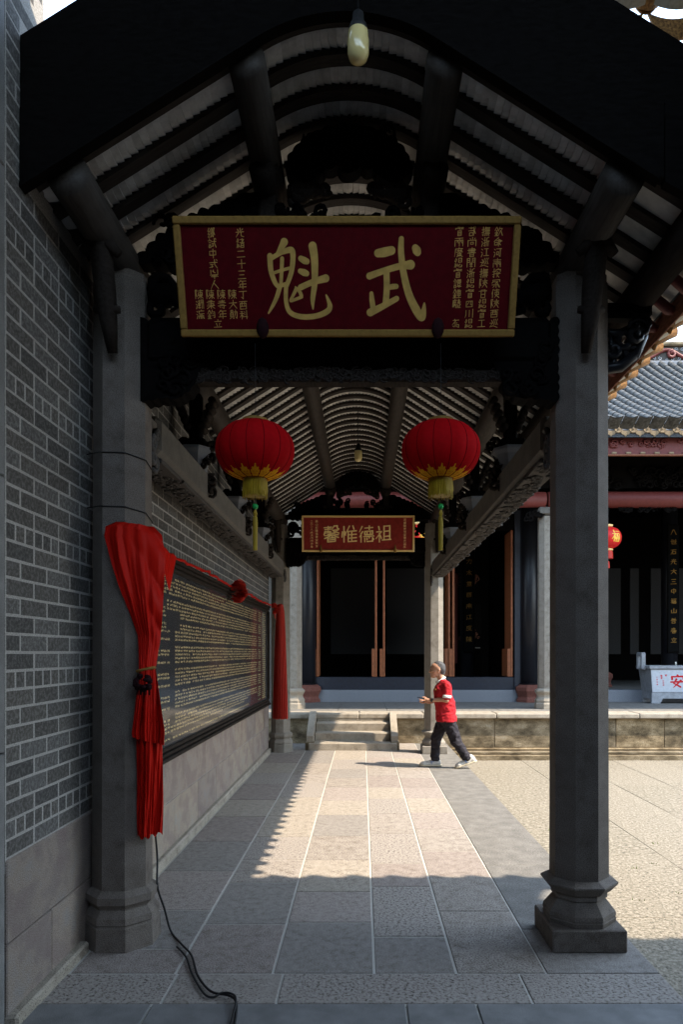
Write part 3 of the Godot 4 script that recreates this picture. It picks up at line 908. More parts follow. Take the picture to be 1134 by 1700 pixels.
func build_corridor_roof() -> void:
	var r := thing("corridor_roof", "curved timber corridor roof with dark rafters, white tile undersides and deep gable board", "roof")
	var D0 := 3.36
	var D1 := 12.3
	# gable board: two planks and a moulding along the lower edge
	var st := sf()
	hat(st, -1.615, 1.42, -0.10, 0.26, 3.285, 3.335)
	obj("gable_board", st, mats.black_wood, r)
	st = sf()
	hat(st, -1.615, 1.78, 0.263, 0.60, 3.29, 3.335)
	obj("gable_board", st, mats.black_wood, r)
	st = sf()
	hat(st, -1.615, 1.40, -0.118, -0.101, 3.28, 3.34)
	obj("gable_moulding", st, mats.black_wood, r)
	# the carved tail of the board at the eave
	var tail := PackedVector2Array([Vector2(1.425, roof_y(1.425) - 0.11), Vector2(1.425, roof_y(1.425) + 0.26), Vector2(1.86, roof_y(1.86) + 0.26), Vector2(1.86, roof_y(1.86) - 0.02)])
	for k in 10:
		var x := 1.83 - 0.035 * k
		tail.append(Vector2(x, roof_y(x) - 0.07 - 0.035 * absf(sin(k * 0.85))))
	st = sf()
	board(st, tail, 3.285, 3.335)
	obj("gable_tail", st, mats.black_wood, r)
	# solid covering above the tiles
	st = sf()
	hat(st, -1.98, 1.876, 0.045, 0.25, 3.34, D1 + 0.1)
	obj("roof_covering", st, mats.tile_grey, r)
	# rafters
	var pitch := 0.232
	var n := int((D1 - D0) / pitch)
	var rf := sf()
	hat(rf, -1.66, 1.70, 0.0, 0.029, -0.039, 0.039)
	var rm := made(rf)
	for i in n + 1:
		obj("rafter", rm, mats.rafter_wood, r, at(0, 0, D0 + 0.1 + pitch * i))
	# tile undersides between the rafters
	var tm := sf()
	trough(tm, Transform3D())
	var tile := made(tm)
	var spots := []
	var x := 1.33
	while x > -1.62:
		var slope := -0.63 if x > 0.34 else (0.63 if x < -0.5 else -(x + 0.08) / sqrt(0.784 * 0.784 - (x + 0.08) * (x + 0.08)))
		spots.append([x, atan(slope) + (0.34 if x > -0.08 else -0.34)])
		x -= 0.0425 * cos(atan(slope))
	var rest := sf()
	for i in n:
		var d := D0 + 0.1 + pitch * (i + 0.5)
		for s in spots:
			var p := at(s[0], roof_y(s[0]) + 0.042 + rng.randf_range(-0.0015, 0.0015), d)
			var turn := Basis(Vector3(0, 0, 1), s[1] + rng.randf_range(-0.03, 0.03))
			if i < 3:
				var o := obj("roof_tile", tile, mats["tile_white%d" % rng.randi_range(0, 3)], r, p)
				o.basis = turn
			else:
				var tone := rng.randf_range(0.62, 0.88)
				rest.set_color(Color(tone, tone * 0.965, tone * 0.9))
				trough(rest, Transform3D(turn, p))
	obj("far_tiles", rest, mats.tile_toned, r).set_meta("kind", "stuff")
	# smooth soffit beyond the pillars, out to the eave
	st = sf()
	hat(st, 1.345, 1.84, 0.031, 0.044, D0, D1)
	obj("eave_soffit", st, mats.tile_white, r)
	# purlins
	for q in [[-1.42, 4.0, 0.105], [-0.56, 4.555, 0.092], [0.40, 4.555, 0.092], [1.26, 4.0, 0.105]]:
		st = sf(true)
		log_along(st, q[0], q[1], D0, D1, q[2])
		obj("purlin", st, mats.log_wood, r)
	st = sf(true)
	log_along(st, 1.655, 3.825, D0, D1, 0.095)
	obj("eave_purlin", st, mats.dark_wood, r)
	obj("eave_strip", slab(1.735, 1.757, 3.80, 3.845, D0, D1, 0.004), mats.red_brown, r)
	obj("eave_board", slab(1.858, 1.870, 3.672, 3.83, D0, D1, 0.003), mats.red_brown, r)
	# red flying rafters with curled ends
	var fl := sf(true)
	tube(fl, [Vector3(1.68, roof_y(1.68) - 0.02, 0), Vector3(1.76, roof_y(1.76) - 0.022, 0), Vector3(1.825, roof_y(1.825) - 0.035, 0), Vector3(1.852, roof_y(1.85) - 0.028, 0)], [0.03, 0.03, 0.032, 0.022], 8)
	var flm := made(fl)
	for i in n + 1:
		obj("flying_rafter", flm, mats.red_paint, r, at(0, 0, D0 + 0.1 + pitch * i))
	# drip tiles along the eave
	var dm := drip_mesh(pitch, 0.075)
	var cm := cup_mesh(pitch)
	var em := roll_end_mesh(0.055)
	var turn := Basis(Vector3.UP, PI * 0.5)
	for i in n + 1:
		var d := D0 - 0.01 + pitch * i
		for k in [["drip_tile", dm, mats.drip_clay, 0.0, 1.884, 0.0], ["trough_tile", cm, mats.drip_cream, 0.0, 1.862, 0.012], ["roll_tile", em, mats.drip_clay, 0.116, 1.884, 0.055]]:
			var o := obj(k[0], k[1], k[2], r, at(k[4], 3.765 + k[5], d + k[3]))
			o.basis = turn * Basis.from_scale(Vector3(1, 1, 0.8 if k[0] == "trough_tile" else 1.0))

# ---------------------------------------------------------------- pillars
func stone_pillar(label: String, where: Vector3, top: float, stone: Material, plinth := true, group := "stone pillars of the corridor") -> Node3D:
	var p := thing("stone_pillar", label, "pillar", where, group)
	var b := 0.385 if plinth else 0.33
	var st := sf()
	lathe(st, [Vector2(0.158, b), Vector2(0.156, 1.2), Vector2(0.152, top - 0.05), Vector2(0.146, top - 0.04), Vector2(0.146, top)], 8, Vector3.ZERO, true)
	obj("shaft", st, stone, p)
	st = sf()
	if plinth:
		lathe(st, [Vector2(0.190, 0.128), Vector2(0.196, 0.155), Vector2(0.190, 0.162), Vector2(0.195, 0.168), Vector2(0.192, 0.192), Vector2(0.140, 0.262), Vector2(0.150, 0.268), Vector2(0.150, 0.30), Vector2(0.168, 0.306), Vector2(0.206, 0.352), Vector2(0.206, 0.362), Vector2(0.160, 0.387)], 8, Vector3.ZERO, true)
		obj("base", st, mats.base_stone if stone == mats.pillar_stone else mats.pillar_pale, p)
		st = sf()
		box(st, Vector3(0, 0.064, 0), Vector3(0.425, 0.128, 0.425), 0.007)
		obj("plinth", st, mats.base_stone if stone == mats.pillar_stone else mats.pillar_pale, p)
	else:
		lathe(st, [Vector2(0.205, -0.02), Vector2(0.20, 0.13), Vector2(0.188, 0.142), Vector2(0.20, 0.15), Vector2(0.196, 0.185), Vector2(0.168, 0.225), Vector2(0.17, 0.235), Vector2(0.192, 0.262), Vector2(0.196, 0.305), Vector2(0.160, 0.335)], 8, Vector3.ZERO, true)
		obj("base", st, mats.base_stone if stone == mats.pillar_stone else mats.pillar_pale, p)
	return p

func build_pillars() -> void:
	stone_pillar("near octagonal dark stone pillar on a square plinth at the courtyard edge", at(1.29, 0, 4.165), 3.92, mats.pillar_stone)
	stone_pillar("near dark stone pillar against the brick wall, wrapped in a red satin drape", at(-1.43, 0, 4.16), 3.92, mats.pillar_stone, false)
	stone_pillar("far pale stone pillar beside the walking man, at the right end of the steps", at(1.22, 0, 11.95), 3.9, mats.pillar_pale)
	stone_pillar("far pale stone pillar at the end of the name board, left of the steps", at(-1.42, 0, 12.1), 3.9, mats.pillar_pale, false)

# ---------------------------------------------------------------- carved timber frames across the corridor
func mirror(p: PackedVector2Array) -> PackedVector2Array:
	var q := PackedVector2Array()
	for v in p:
		q.append(Vector2(-0.16 - v.x, v.y))
	return q

func build_trusses() -> void:
	var t := thing("roof_frame", "near black carved timber roof frame behind the large maroon plaque", "timber frame", Vector3.ZERO, "carved roof frames between the pillars")
	var st := sf()
	# main beam with swelling ends
	box(st, Vector3(-0.08, 3.52, 0), Vector3(2.42, 0.30, 0.19), 0.05)
	obj("beam", st, mats.black_wood, t)
	st = sf()
	box(st, Vector3(-0.08, 3.325, 0.01), Vector3(1.86, 0.07, 0.11), 0.012)
	obj("apron", st, mats.dark_wood, t)
	st = sf(true)
	carve(st, Vector3(-0.08, 3.325, 0.062), 1.84, 0.05, 200, 0.028)
	obj("apron_carving", st, mats.dark_wood, t)
	# brackets under the beam ends
	var br := PackedVector2Array([Vector2(-1.30, 3.66), Vector2(-1.30, 3.17), Vector2(-1.20, 3.19), Vector2(-1.08, 3.19), Vector2(-1.0, 3.25), Vector2(-0.96, 3.34), Vector2(-0.90, 3.45)])
	for s in 2:
		st = sf()
		var p := lobed(br if s == 0 else mirror(br), 0.055, 0.012)
		board(st, p, -0.075, 0.05)
		obj("corner_bracket", st, mats.black_wood, t)
		st = sf(true)
		carve(st, Vector3(-1.13 if s == 0 else 0.97, 3.36, 0.08), 0.26, 0.30, 16, 0.05)
		obj("bracket_carving", st, mats.black_wood, t)
	# openwork beside the plaque: fat scrolls between main and upper beams
	for s in 2:
		st = sf(true)
		for q in [[-1.2, 3.86, 0.085], [-1.08, 3.79, 0.07], [-1.22, 3.74, 0.06], [-1.0, 3.88, 0.06], [-0.97, 3.76, 0.05]]:
			curl(st, Vector3(q[0] if s == 0 else -0.16 - q[0], q[1], 0), q[2], q[2] * 0.42, 1.2, rng.randf() * TAU, 1.0 if s == 0 else -1.0)
		lump(st, Vector3(-1.19 if s == 0 else 1.03, 3.82, 0), Vector3(0.10, 0.075, 0.06))
		obj("scroll", st, mats.black_wood, t)
	# camel backs rising under the rafters
	var cb := PackedVector2Array([Vector2(-1.33, 4.0), Vector2(-1.22, 4.12), Vector2(-1.04, 4.25), Vector2(-0.84, 4.33), Vector2(-0.66, 4.40), Vector2(-0.58, 4.36), Vector2(-0.58, 3.96)])
	for s in 2:
		st = sf()
		board(st, lobed(cb if s == 0 else mirror(cb), 0.08, 0.022), -0.05, 0.05)
		obj("camel_back", st, mats.black_wood, t)
		st = sf(true)
		carve(st, Vector3(-0.9 if s == 0 else 0.74, 4.12, 0.06), 0.6, 0.22, 24, 0.05)
		obj("camel_carving", st, mats.black_wood, t)
	st = sf()
	box(st, Vector3(-0.08, 4.07, 0), Vector3(1.5, 0.17, 0.16), 0.04)
	obj("upper_beam", st, mats.black_wood, t)
	# posts that carry the upper purlins
	for s in [-1.0, 1.0]:
		st = sf()
		box(st, Vector3(-0.08 + 0.48 * s, 4.32, 0), Vector3(0.115, 0.36, 0.13), 0.02)
		box(st, Vector3(-0.08 + 0.48 * s, 4.18, 0), Vector3(0.26, 0.07, 0.16), 0.025)
		obj("post", st, mats.dark_wood, t)
		st = sf(true)
		for k in 3:
			tube(st, [Vector3(-0.08 + 0.48 * s, 4.50 - 0.035 * k, 0.11 + 0.05 * k), Vector3(-0.08 + 0.48 * s, 4.50 - 0.035 * k, -0.11 - 0.05 * k)], 0.10 - 0.018 * k, 12)
		obj("saddle", st, mats.dark_wood, t)
	# carved arch between the upper purlins, with hanging fish scrolls
	var arch := PackedVector2Array()
	for k in 15:
		var a := PI * k / 14.0
		arch.append(Vector2(-0.08 - 0.37 * cos(a), 4.53 + 0.27 * sin(a)))
	for v in [Vector2(0.18, 4.48), Vector2(0.06, 4.55), Vector2(-0.01, 4.565), Vector2(-0.08, 4.52), Vector2(-0.15, 4.565), Vector2(-0.22, 4.55), Vector2(-0.34, 4.48)]:
		arch.append(v)
	st = sf()
	board(st, lobed(arch, 0.07, 0.015), -0.045, 0.045)
	obj("arch_panel", st, mats.black_wood, t)
	st = sf(true)
	carve(st, Vector3(-0.08, 4.65, 0.055), 0.5, 0.18, 26, 0.05)
	obj("arch_carving", st, mats.black_wood, t)
	for s in [-1.0, 1.0]:
		st = sf(true)
		for q in [[0.30, 4.44, 0.07], [0.21, 4.46, 0.055], [0.14, 4.45, 0.04], [0.33, 4.38, 0.04]]:
			curl(st, Vector3(-0.08 + q[0] * s, q[1], 0), q[2], q[2] * 0.45, 1.2, rng.randf() * TAU, s)
		tube(st, [Vector3(-0.08 + 0.36 * s, 4.42, 0), Vector3(-0.08 + 0.24 * s, 4.41, 0.02), Vector3(-0.08 + 0.15 * s, 4.44, 0.01)], [0.04, 0.03, 0.008], 7)
		obj("fish_scroll", st, mats.dark_wood, t)
		# cloud scrolls standing on the upper beam
		st = sf(true)
		for k in 9:
			var c := Vector3(-0.08 + s * rng.randf_range(0.12, 0.42), rng.randf_range(4.19, 4.30), rng.randf_range(-0.02, 0.03))
			lump(st, c, Vector3(0.035, 0.032, 0.05) * rng.randf_range(0.8, 1.3))
			curl(st, c + Vector3(0, 0.02, 0.02), 0.045, 0.015, 1.2, rng.randf() * TAU, s)
		obj("cloud_scroll", st, mats.black_wood, t)
	# hanging curved struts on the fronts of the pillars
	for s in [-1.42, 1.27]:
		st = sf(true)
		tube(st, [Vector3(s, 3.99, 0.42), Vector3(s, 3.86, 0.36), Vector3(s, 3.70, 0.30), Vector3(s, 3.55, 0.25), Vector3(s, 3.40, 0.185)], [0.035, 0.062, 0.06, 0.05, 0.028], 8)
		obj("hanging_strut", st, mats.dark_wood, t)
		st = sf(true)
		tube(st, [Vector3(s - 0.10, 3.87, 0.36), Vector3(s - 0.05, 3.905, 0.38), Vector3(s + 0.05, 3.905, 0.38), Vector3(s + 0.10, 3.86, 0.36)], [0.025, 0.04, 0.04, 0.025], 8)
		tube(st, [Vector3(s - 0.07, 3.61, 0.26), Vector3(s, 3.60, 0.29), Vector3(s + 0.07, 3.61, 0.26)], [0.02, 0.035, 0.02], 8)
		obj("strut_collar", st, mats.dark_wood, t)
	t.position = at(0, 0, 4.15)
	var t2 := dup(t, at(0, 0, 11.98), "far black carved timber roof frame behind the small red plaque")
	t2.set_meta("group", "carved roof frames between the pillars")
	# dragon bracket that carries the eave on the courtyard side
	var e := thing("eave_bracket", "black carved scroll bracket carrying the eave, right of the near pillar top", "bracket")
	st = sf(true)
	for k in 15:
		var f := k / 14.0
		curl(st, at(lerpf(1.45, 1.68, f) + rng.randf_range(-0.02, 0.02), lerpf(3.46, 3.60, f) + rng.randf_range(-0.07, 0.06), 4.15 + rng.randf_range(-0.04, 0.04)), rng.randf_range(0.04, 0.075), rng.randf_range(0.014, 0.024), 1.2, rng.randf() * TAU, 1.0 if k % 2 else -1.0)
	tube(st, [at(1.42, 3.38, 4.15), at(1.53, 3.40, 4.15), at(1.62, 3.47, 4.15), at(1.67, 3.58, 4.15), at(1.66, 3.72, 4.15)], [0.03, 0.036, 0.034, 0.03, 0.03], 8)
	tube(st, [at(1.42, 3.60, 4.15), at(1.52, 3.585, 4.13), at(1.60, 3.63, 4.15), at(1.70, 3.61, 4.15)], [0.03, 0.028, 0.026, 0.012], 8)
	lump(st, at(1.64, 3.60, 4.14), Vector3(0.04, 0.035, 0.04))
	obj("scrolls", st, mats.lacquer, e)
	st = sf()
	box(st, at(1.5, 3.72, 4.15), Vector3(0.42, 0.09, 0.10), 0.02)
	obj("arm", st, mats.black_wood, e)

# ---------------------------------------------------------------- the long beams between the pillars
func side_beam(x: float, w: float, label: String) -> void:
	var b := thing("long_beam", label, "beam", Vector3.ZERO, "long moon beams along the corridor")
	var st := sf()
	var mid := 8.05
	box(st, at(x, 3.11, mid), Vector3(w, 0.255, 7.1), 0.035)
	for e in [4.40, 11.70]:
		box(st, at(x, 3.10, e), Vector3(w * 0.8, 0.22, 0.36), 0.03)
	obj("beam", st, mats.beam_stone, b)
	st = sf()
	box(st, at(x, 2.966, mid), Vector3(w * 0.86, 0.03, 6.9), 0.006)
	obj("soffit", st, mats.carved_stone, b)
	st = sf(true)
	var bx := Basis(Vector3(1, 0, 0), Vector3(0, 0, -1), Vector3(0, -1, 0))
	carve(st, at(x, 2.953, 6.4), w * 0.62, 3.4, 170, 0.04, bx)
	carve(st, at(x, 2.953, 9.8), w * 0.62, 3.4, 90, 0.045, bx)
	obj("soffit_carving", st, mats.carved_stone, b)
	st = sf(true)
	for e in [4.36, 11.72]:
		for k in 5:
			curl(st, at(x + (0.5 if x < 0 else -0.5) * w, 2.93 + rng.randf_range(-0.06, 0.14), e + rng.randf_range(-0.04, 0.05)), 0.055, 0.018, 1.2, rng.randf() * TAU, 1.0, Basis(Vector3.UP, PI * 0.5))
	obj("end_scroll", st, mats.carved_stone, b)

func build_side_beams() -> void:
	side_beam(-1.43, 0.25, "long stone coloured beam with carved soffit along the brick wall above the name board")
	side_beam(1.26, 0.21, "long stone coloured beam with carved soffit on the open courtyard side")
	# blocks, carved posts and brackets between beam and purlin
	var t := thing("purlin_support", "carved purlin support on the left beam, nearest of the three above the wall", "support", Vector3.ZERO, "carved purlin supports on the long beams")
	var st := sf()
	lathe(st, [Vector2(0.085, 0.0), Vector2(0.09, 0.05), Vector2(0.125, 0.13), Vector2(0.15, 0.16), Vector2(0.15, 0.185)], 8, Vector3.ZERO, true, 1.15)
	obj("bowl", st, mats.bowl_stone, t)
	st = sf()
	box(st, Vector3(0, 0.22, 0), Vector3(0.21, 0.07, 0.25), 0.012)
	box(st, Vector3(0, 0.45, 0), Vector3(0.10, 0.42, 0.12), 0.015)
	obj("post", st, mats.black_wood, t)
	st = sf(true)
	for s in [-1.0, 1.0]:
		for k in 5:
			tube(st, [Vector3(s * (0.06 + 0.022 * k), 0.37 + 0.055 * k, -0.07), Vector3(s * (0.06 + 0.022 * k), 0.37 + 0.055 * k, 0.07)], 0.034, 8)
	obj("stacked_roll", st, mats.dark_wood, t)
	st = sf(true)
	for s in [-1.0, 1.0]:
		for k in 14:
			curl(st, Vector3(s * rng.randf_range(0.09, 0.16), rng.randf_range(-0.20, 0.28), rng.randf_range(-0.08, 0.08)), 0.05, 0.017, 1.2, rng.randf() * TAU, s, Basis(Vector3.UP, rng.randf_range(-0.9, 0.9)))
	obj("leaf_carving", st, mats.dark_wood, t)
	t.position = at(-1.42, 3.24, 5.95)
	dup(t, at(-1.42, 3.24, 7.85), "carved purlin support on the left beam, middle one of three, behind the left lantern")
	dup(t, at(-1.42, 3.24, 9.75), "carved purlin support on the left beam, farthest of the three above the wall")
	dup(t, at(1.26, 3.24, 5.95), "carved purlin support with grey bowl on the right beam, nearest of the three")
	dup(t, at(1.26, 3.24, 7.85), "carved purlin support with grey bowl on the right beam, middle one of three")
	dup(t, at(1.26, 3.24, 9.75), "carved purlin support with grey bowl on the right beam, farthest of the three")

# ---------------------------------------------------------------- the main hall across the court
func build_main_hall() -> void:
	var Y := 0.57
	var pl := thing("stone_platform", "weathered stone terrace with pale coping in front of the main hall", "platform")
	obj("core", slab(-4.0, 13.0, -0.5, 0.50, 13.19, 30.0), mats.joint, pl)
	var x := -4.0
	while x < 12.9:
		var w := rng.randf_range(0.9, 1.5)
		obj("coping_stone", slab(x, x + w - 0.006, 0.47, Y + rng.randf_range(-0.003, 0.003), 13.06, 13.62, 0.018), mats.coping, pl)
		x += w
	x = -4.0
	while x < 12.9:
		var w := rng.randf_range(0.8, 1.4)
		obj("face_stone", slab(x, x + w - 0.006, -0.08, 0.468, 13.15, 13.3, 0.01), mats["weathered%d" % rng.randi_range(0, 3)], pl)
		x += w
	obj("base_moulding", slab(-4.0, 13.0, -0.13, -0.083, 13.10, 13.3, 0.015), mats.weathered0, pl)
	obj("base_moulding", slab(-4.0, 13.0, -0.20, -0.133, 13.06, 13.3, 0.02), mats.weathered3, pl)
	obj("base_moulding", slab(-4.0, 13.0, -0.32, -0.203, 13.0, 13.3, 0.012), mats.weathered1, pl)
	x = -4.0
	while x < 12.9:
		var w := rng.randf_range(0.9, 1.6)
		for k in 2:
			stone_slab(pl, "paving", x, x + w, 13.62 + 1.28 * k, 14.9 + 1.28 * k, Y - 0.002, mats.flag_smooth, 0.006, 0.004)
		x += w

	var h := thing("main_hall", "dark timbered main hall with blue grey tiled roof, ridge scrolls and open doors", "building")
	var W := 16.2
	obj("stone_sill", slab(-1.5, 13.0, Y - 0.01, 0.845, W - 0.03, W + 0.3, 0.01), mats.bowl_stone, h)
	obj("threshold", slab(-1.1, 3.7, 0.845, 1.14, W + 0.02, W + 0.16, 0.01), mats.blue_black, h)
	obj("interior_floor", slab(-4.0, 13.0, 0.6, 0.80, W + 0.3, 28.0), mats.flag_smooth, h)
	# columns with red stone bases
	for q in [[-1.29, W], [3.87, W], [10.9, W], [6.3, 18.6], [9.05, 18.6]]:
		var st := sf(true)
		tube(st, [at(q[0], 0.9, q[1]), at(q[0], 3.0, q[1]), at(q[0], 5.9, q[1])], 0.205, 20)
		var c := obj("column", st, mats.lacquer, h)
		st = sf()
		lathe(st, [Vector2(0.22, 0.0), Vector2(0.24, 0.05)], 20, at(q[0], 0.955, q[1]))
		obj("collar", st, mats.lacquer, c)
		st = sf()
		lathe(st, [Vector2(0.31, 0.0), Vector2(0.31, 0.06), Vector2(0.285, 0.075), Vector2(0.27, 0.12), Vector2(0.285, 0.17), Vector2(0.325, 0.26), Vector2(0.325, 0.34), Vector2(0.24, 0.40)], 8, at(q[0], Y if q[1] < 17 else 0.8, q[1]), true)
		obj("base", st, mats.red_stone, c)
	obj("jamb", slab(-1.16, -1.09, 1.14, 5.0, W - 0.05, W + 0.16), mats.blue_black, h)
	obj("jamb", slab(3.53, 3.72, 0.85, 5.0, W - 0.02, W + 0.16), mats.blue_black, h)
	# door leaves standing open: one sees their orange edges
	for q in [[-1.045, 0.0], [0.315, 0.0], [0.50, 0.0], [2.02, 0.05], [2.115, 0.0], [3.47, 0.0]]:
		var st := sf()
		span(st, q[0] - 0.024, q[0] + 0.024, 1.15, 4.55, W + 0.02 + q[1], W + 0.72, 0.006)
		var leaf := obj("door_leaf", st, mats.orange_wood, h)
		obj("lower_rail", slab(q[0] - 0.10, q[0] - 0.0, 1.15, 1.80, W + 0.03 + q[1], W + 0.66, 0.006), mats.orange_wood, leaf)
	obj("lintel", slab(-1.6, 3.9, 4.55, 5.9, W, W + 0.2), mats.black_wood, h)
	# interior: dark back, pale wall panels, dark boarding
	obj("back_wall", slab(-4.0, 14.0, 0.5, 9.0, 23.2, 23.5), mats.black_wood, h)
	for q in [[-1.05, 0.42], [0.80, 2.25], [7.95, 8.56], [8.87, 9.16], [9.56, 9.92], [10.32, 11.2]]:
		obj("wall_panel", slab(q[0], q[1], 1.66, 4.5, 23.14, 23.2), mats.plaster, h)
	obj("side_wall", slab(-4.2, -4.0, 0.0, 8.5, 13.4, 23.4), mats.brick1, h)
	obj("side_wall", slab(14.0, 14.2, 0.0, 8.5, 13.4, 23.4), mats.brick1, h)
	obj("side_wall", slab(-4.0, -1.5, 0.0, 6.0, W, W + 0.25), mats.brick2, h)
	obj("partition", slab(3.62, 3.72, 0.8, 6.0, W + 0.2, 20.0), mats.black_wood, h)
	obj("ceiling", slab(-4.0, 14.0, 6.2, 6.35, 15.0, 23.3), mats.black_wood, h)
	# porch: beam, carved dark frieze, red fascia
	var st := sf(true)
	tube(st, [at(-1.6, 4.80, 14.15), at(1.0, 4.80, 14.15), at(3.7, 4.80, 14.15)], 0.16, 16)
	obj("porch_beam", st, mats.red_paint, h)
	st = sf(true)
	tube(st, [at(3.75, 4.80, 14.15), at(7.0, 4.80, 14.15), at(11.2, 4.80, 14.15)], 0.165, 16)
	obj("porch_beam", st, mats.red_paint, h)
	obj("frieze", slab(-1.6, 11.5, 5.05, 5.75, 14.2, 14.3), mats.black_wood, h)
	st = sf(true)
	carve(st, at(7.6, 5.25, 14.16), 7.0, 0.34, 130, 0.10)
	carve(st, at(0.3, 5.25, 14.16), 3.6, 0.34, 40, 0.10)
	obj("frieze_carving", st, mats.black_wood, h)
	st = sf(true)
	for k in 36:
		curl(st, at(6.9 + rng.randf_range(-0.9, 0.9), 5.15 + rng.randf_range(-0.12, 0.12), 14.08), 0.09, 0.022, 1.3, rng.randf() * TAU, 1.0)
	obj("frieze_gilding", st, mats.black_wood, h)
	st = sf(true)
	for e in [[3.75, 1.0], [3.72, -1.0]]:
		for k in 9:
			curl(st, at(e[0] + e[1] * (-0.12 - 0.04 * k), 4.55 - 0.015 * k + rng.randf_range(-0.05, 0.05), 14.1), 0.07, 0.022, 1.2, rng.randf() * TAU, 1.0)
	carve(st, at(7.5, 4.60, 14.12), 6.6, 0.05, 90, 0.05)
	obj("beam_apron", st, mats.black_wood, h)
	obj("fascia", slab(-3.5, 12.5, 5.44, 5.77, 13.20, 13.26, 0.01), mats.red_paint, h)
	st = sf(true)
	carve(st, at(7.5, 5.66, 13.185), 6.4, 0.10, 70, 0.06)
	obj("fascia_relief", st, mats.red_paint, h)
	obj("fascia_edge", slab(-3.5, 12.5, 5.42, 5.45, 13.17, 13.23, 0.006), mats.red_brown, h)
	for k in 30:
		obj("rafter_end", slab(3.9 + 0.27 * k, 3.9 + 0.27 * k + 0.09, 5.457, 5.49, 13.165, 13.2, 0.004), mats.eave_tan, h)
	# the roof: concave, pan tiles under rows of roll tiles
	var prof := []
	for k in 13:
		var t := k / 12.0
		prof.append(Vector2(13.02 + 7.1 * t, 5.86 + 7.1 * t * (0.44 + 0.145 * t)))
	st = sf()
	for k in 12:
		var a: Vector2 = prof[k]
		var b: Vector2 = prof[k + 1]
		quad(st, at(-4.4, a.y, a.x), at(13.5, a.y, a.x), at(13.5, b.y, b.x), at(-4.4, b.y, b.x))
		quad(st, at(-4.4, a.y - 0.14, a.x), at(-4.4, b.y - 0.14, b.x), at(13.5, b.y - 0.14, b.x), at(13.5, a.y - 0.14, a.x))
	quad(st, at(-4.4, prof[0].y - 0.14, 13.02), at(13.5, prof[0].y - 0.14, 13.02), at(13.5, prof[0].y, 13.02), at(-4.4, prof[0].y, 13.02))
	obj("roof", st, mats.tile_grey, h)
	st = sf()
	quad(st, at(-4.4, 9.9, 20.2), at(13.5, 9.9, 20.2), at(13.5, 6.3, 27.5), at(-4.4, 6.3, 27.5))
	quad(st, at(-4.4, 9.7, 20.2), at(-4.4, 6.1, 27.5), at(13.5, 6.1, 27.5), at(13.5, 9.7, 20.2))
	obj("rear_roof", st, mats.tile_grey, h)
	# one row of roll tiles: overlapping tapered segments
	st = sf(true)
	var seg := 30
	for k in seg:
		var t0 := float(k) / seg
		var t1 := float(k + 1) / seg + 0.004
		var p0 := at(0, 5.86 + 7.1 * t0 * (0.44 + 0.145 * t0) + 0.03, 13.0 + 7.1 * t0)
		var p1 := at(0, 5.86 + 7.1 * t1 * (0.44 + 0.145 * t1) + 0.03, 13.0 + 7.1 * t1)
		tube(st, [p0, p1], [0.079, 0.068], 10, false)
	var roll := made(st)
	var drip := drip_mesh(0.27, 0.11)
	var es := sf()
	lathe(es, [Vector2(0.075, -0.03), Vector2(0.08, 0.0), Vector2(0.072, 0.014), Vector2(0.05, 0.006), Vector2(0.02, 0.006), Vector2(0.014, 0.018), Vector2(0.0, 0.02)], 12, Vector3.ZERO)
	var ends := ArrayMesh.new()
	var turned := sf()
	turned.append_from(made(es), 0, Transform3D(Basis(Vector3.RIGHT, PI * 0.5), Vector3.ZERO))
	ends = turned.commit()
	var pan := cup_mesh(0.27)
	for k in 60:
		var rx := -3.6 + 0.27 * k
		obj("roll_row", roll, mats.roll_tile, h, Vector3(rx, 0, 0))
		obj("roll_end", ends, mats.eave_tan, h, at(rx, 5.87, 13.0))
		obj("drip_tile", drip, mats.eave_tan, h, at(rx + 0.135, 5.87, 13.01))
		obj("pan_tile", pan, mats.roll_tile, h, at(rx + 0.135, 5.885, 12.99))
	# ridge with coloured scroll work
	var ry := 5.86 + 7.1 * 0.585
	obj("ridge_base", slab(-4.4, 13.5, ry - 0.12, ry + 0.06, 20.0, 20.5, 0.02), mats.bowl_stone, h)
	obj("ridge_wall", slab(-4.4, 13.5, ry + 0.062, ry + 0.50, 20.12, 20.45), mats.carved_stone, h)
	obj("ridge_coping", slab(-4.4, 13.5, ry + 0.502, ry + 0.62, 20.02, 20.52, 0.03), mats.weathered3, h)
	st = sf(true)
	var pts := []
	for k in 90:
		var u := 3.0 + 0.1 * k
		pts.append(at(u, ry + 0.28 + 0.12 * sin(u * 5.2), 20.09))
	tube(st, pts, 0.055, 7)
	for k in 12:
		curl(st, at(3.3 + 0.8 * k, ry + 0.27, 20.07), 0.13, 0.045, 1.3, k * 1.1, 1.0 if k % 2 else -1.0)
	obj("ridge_dragon", st, mats.red_paint, h)
	st = sf(true)
	for k in 100:
		curl(st, at(3.0 + 0.09 * k, ry + 0.28 + (0.14 if k % 2 else -0.14) + rng.randf_range(-0.03, 0.03), 20.11), 0.055, 0.014, 1.2, rng.randf() * TAU, 1.0)
	obj("ridge_cloud", st, mats.marble, h)
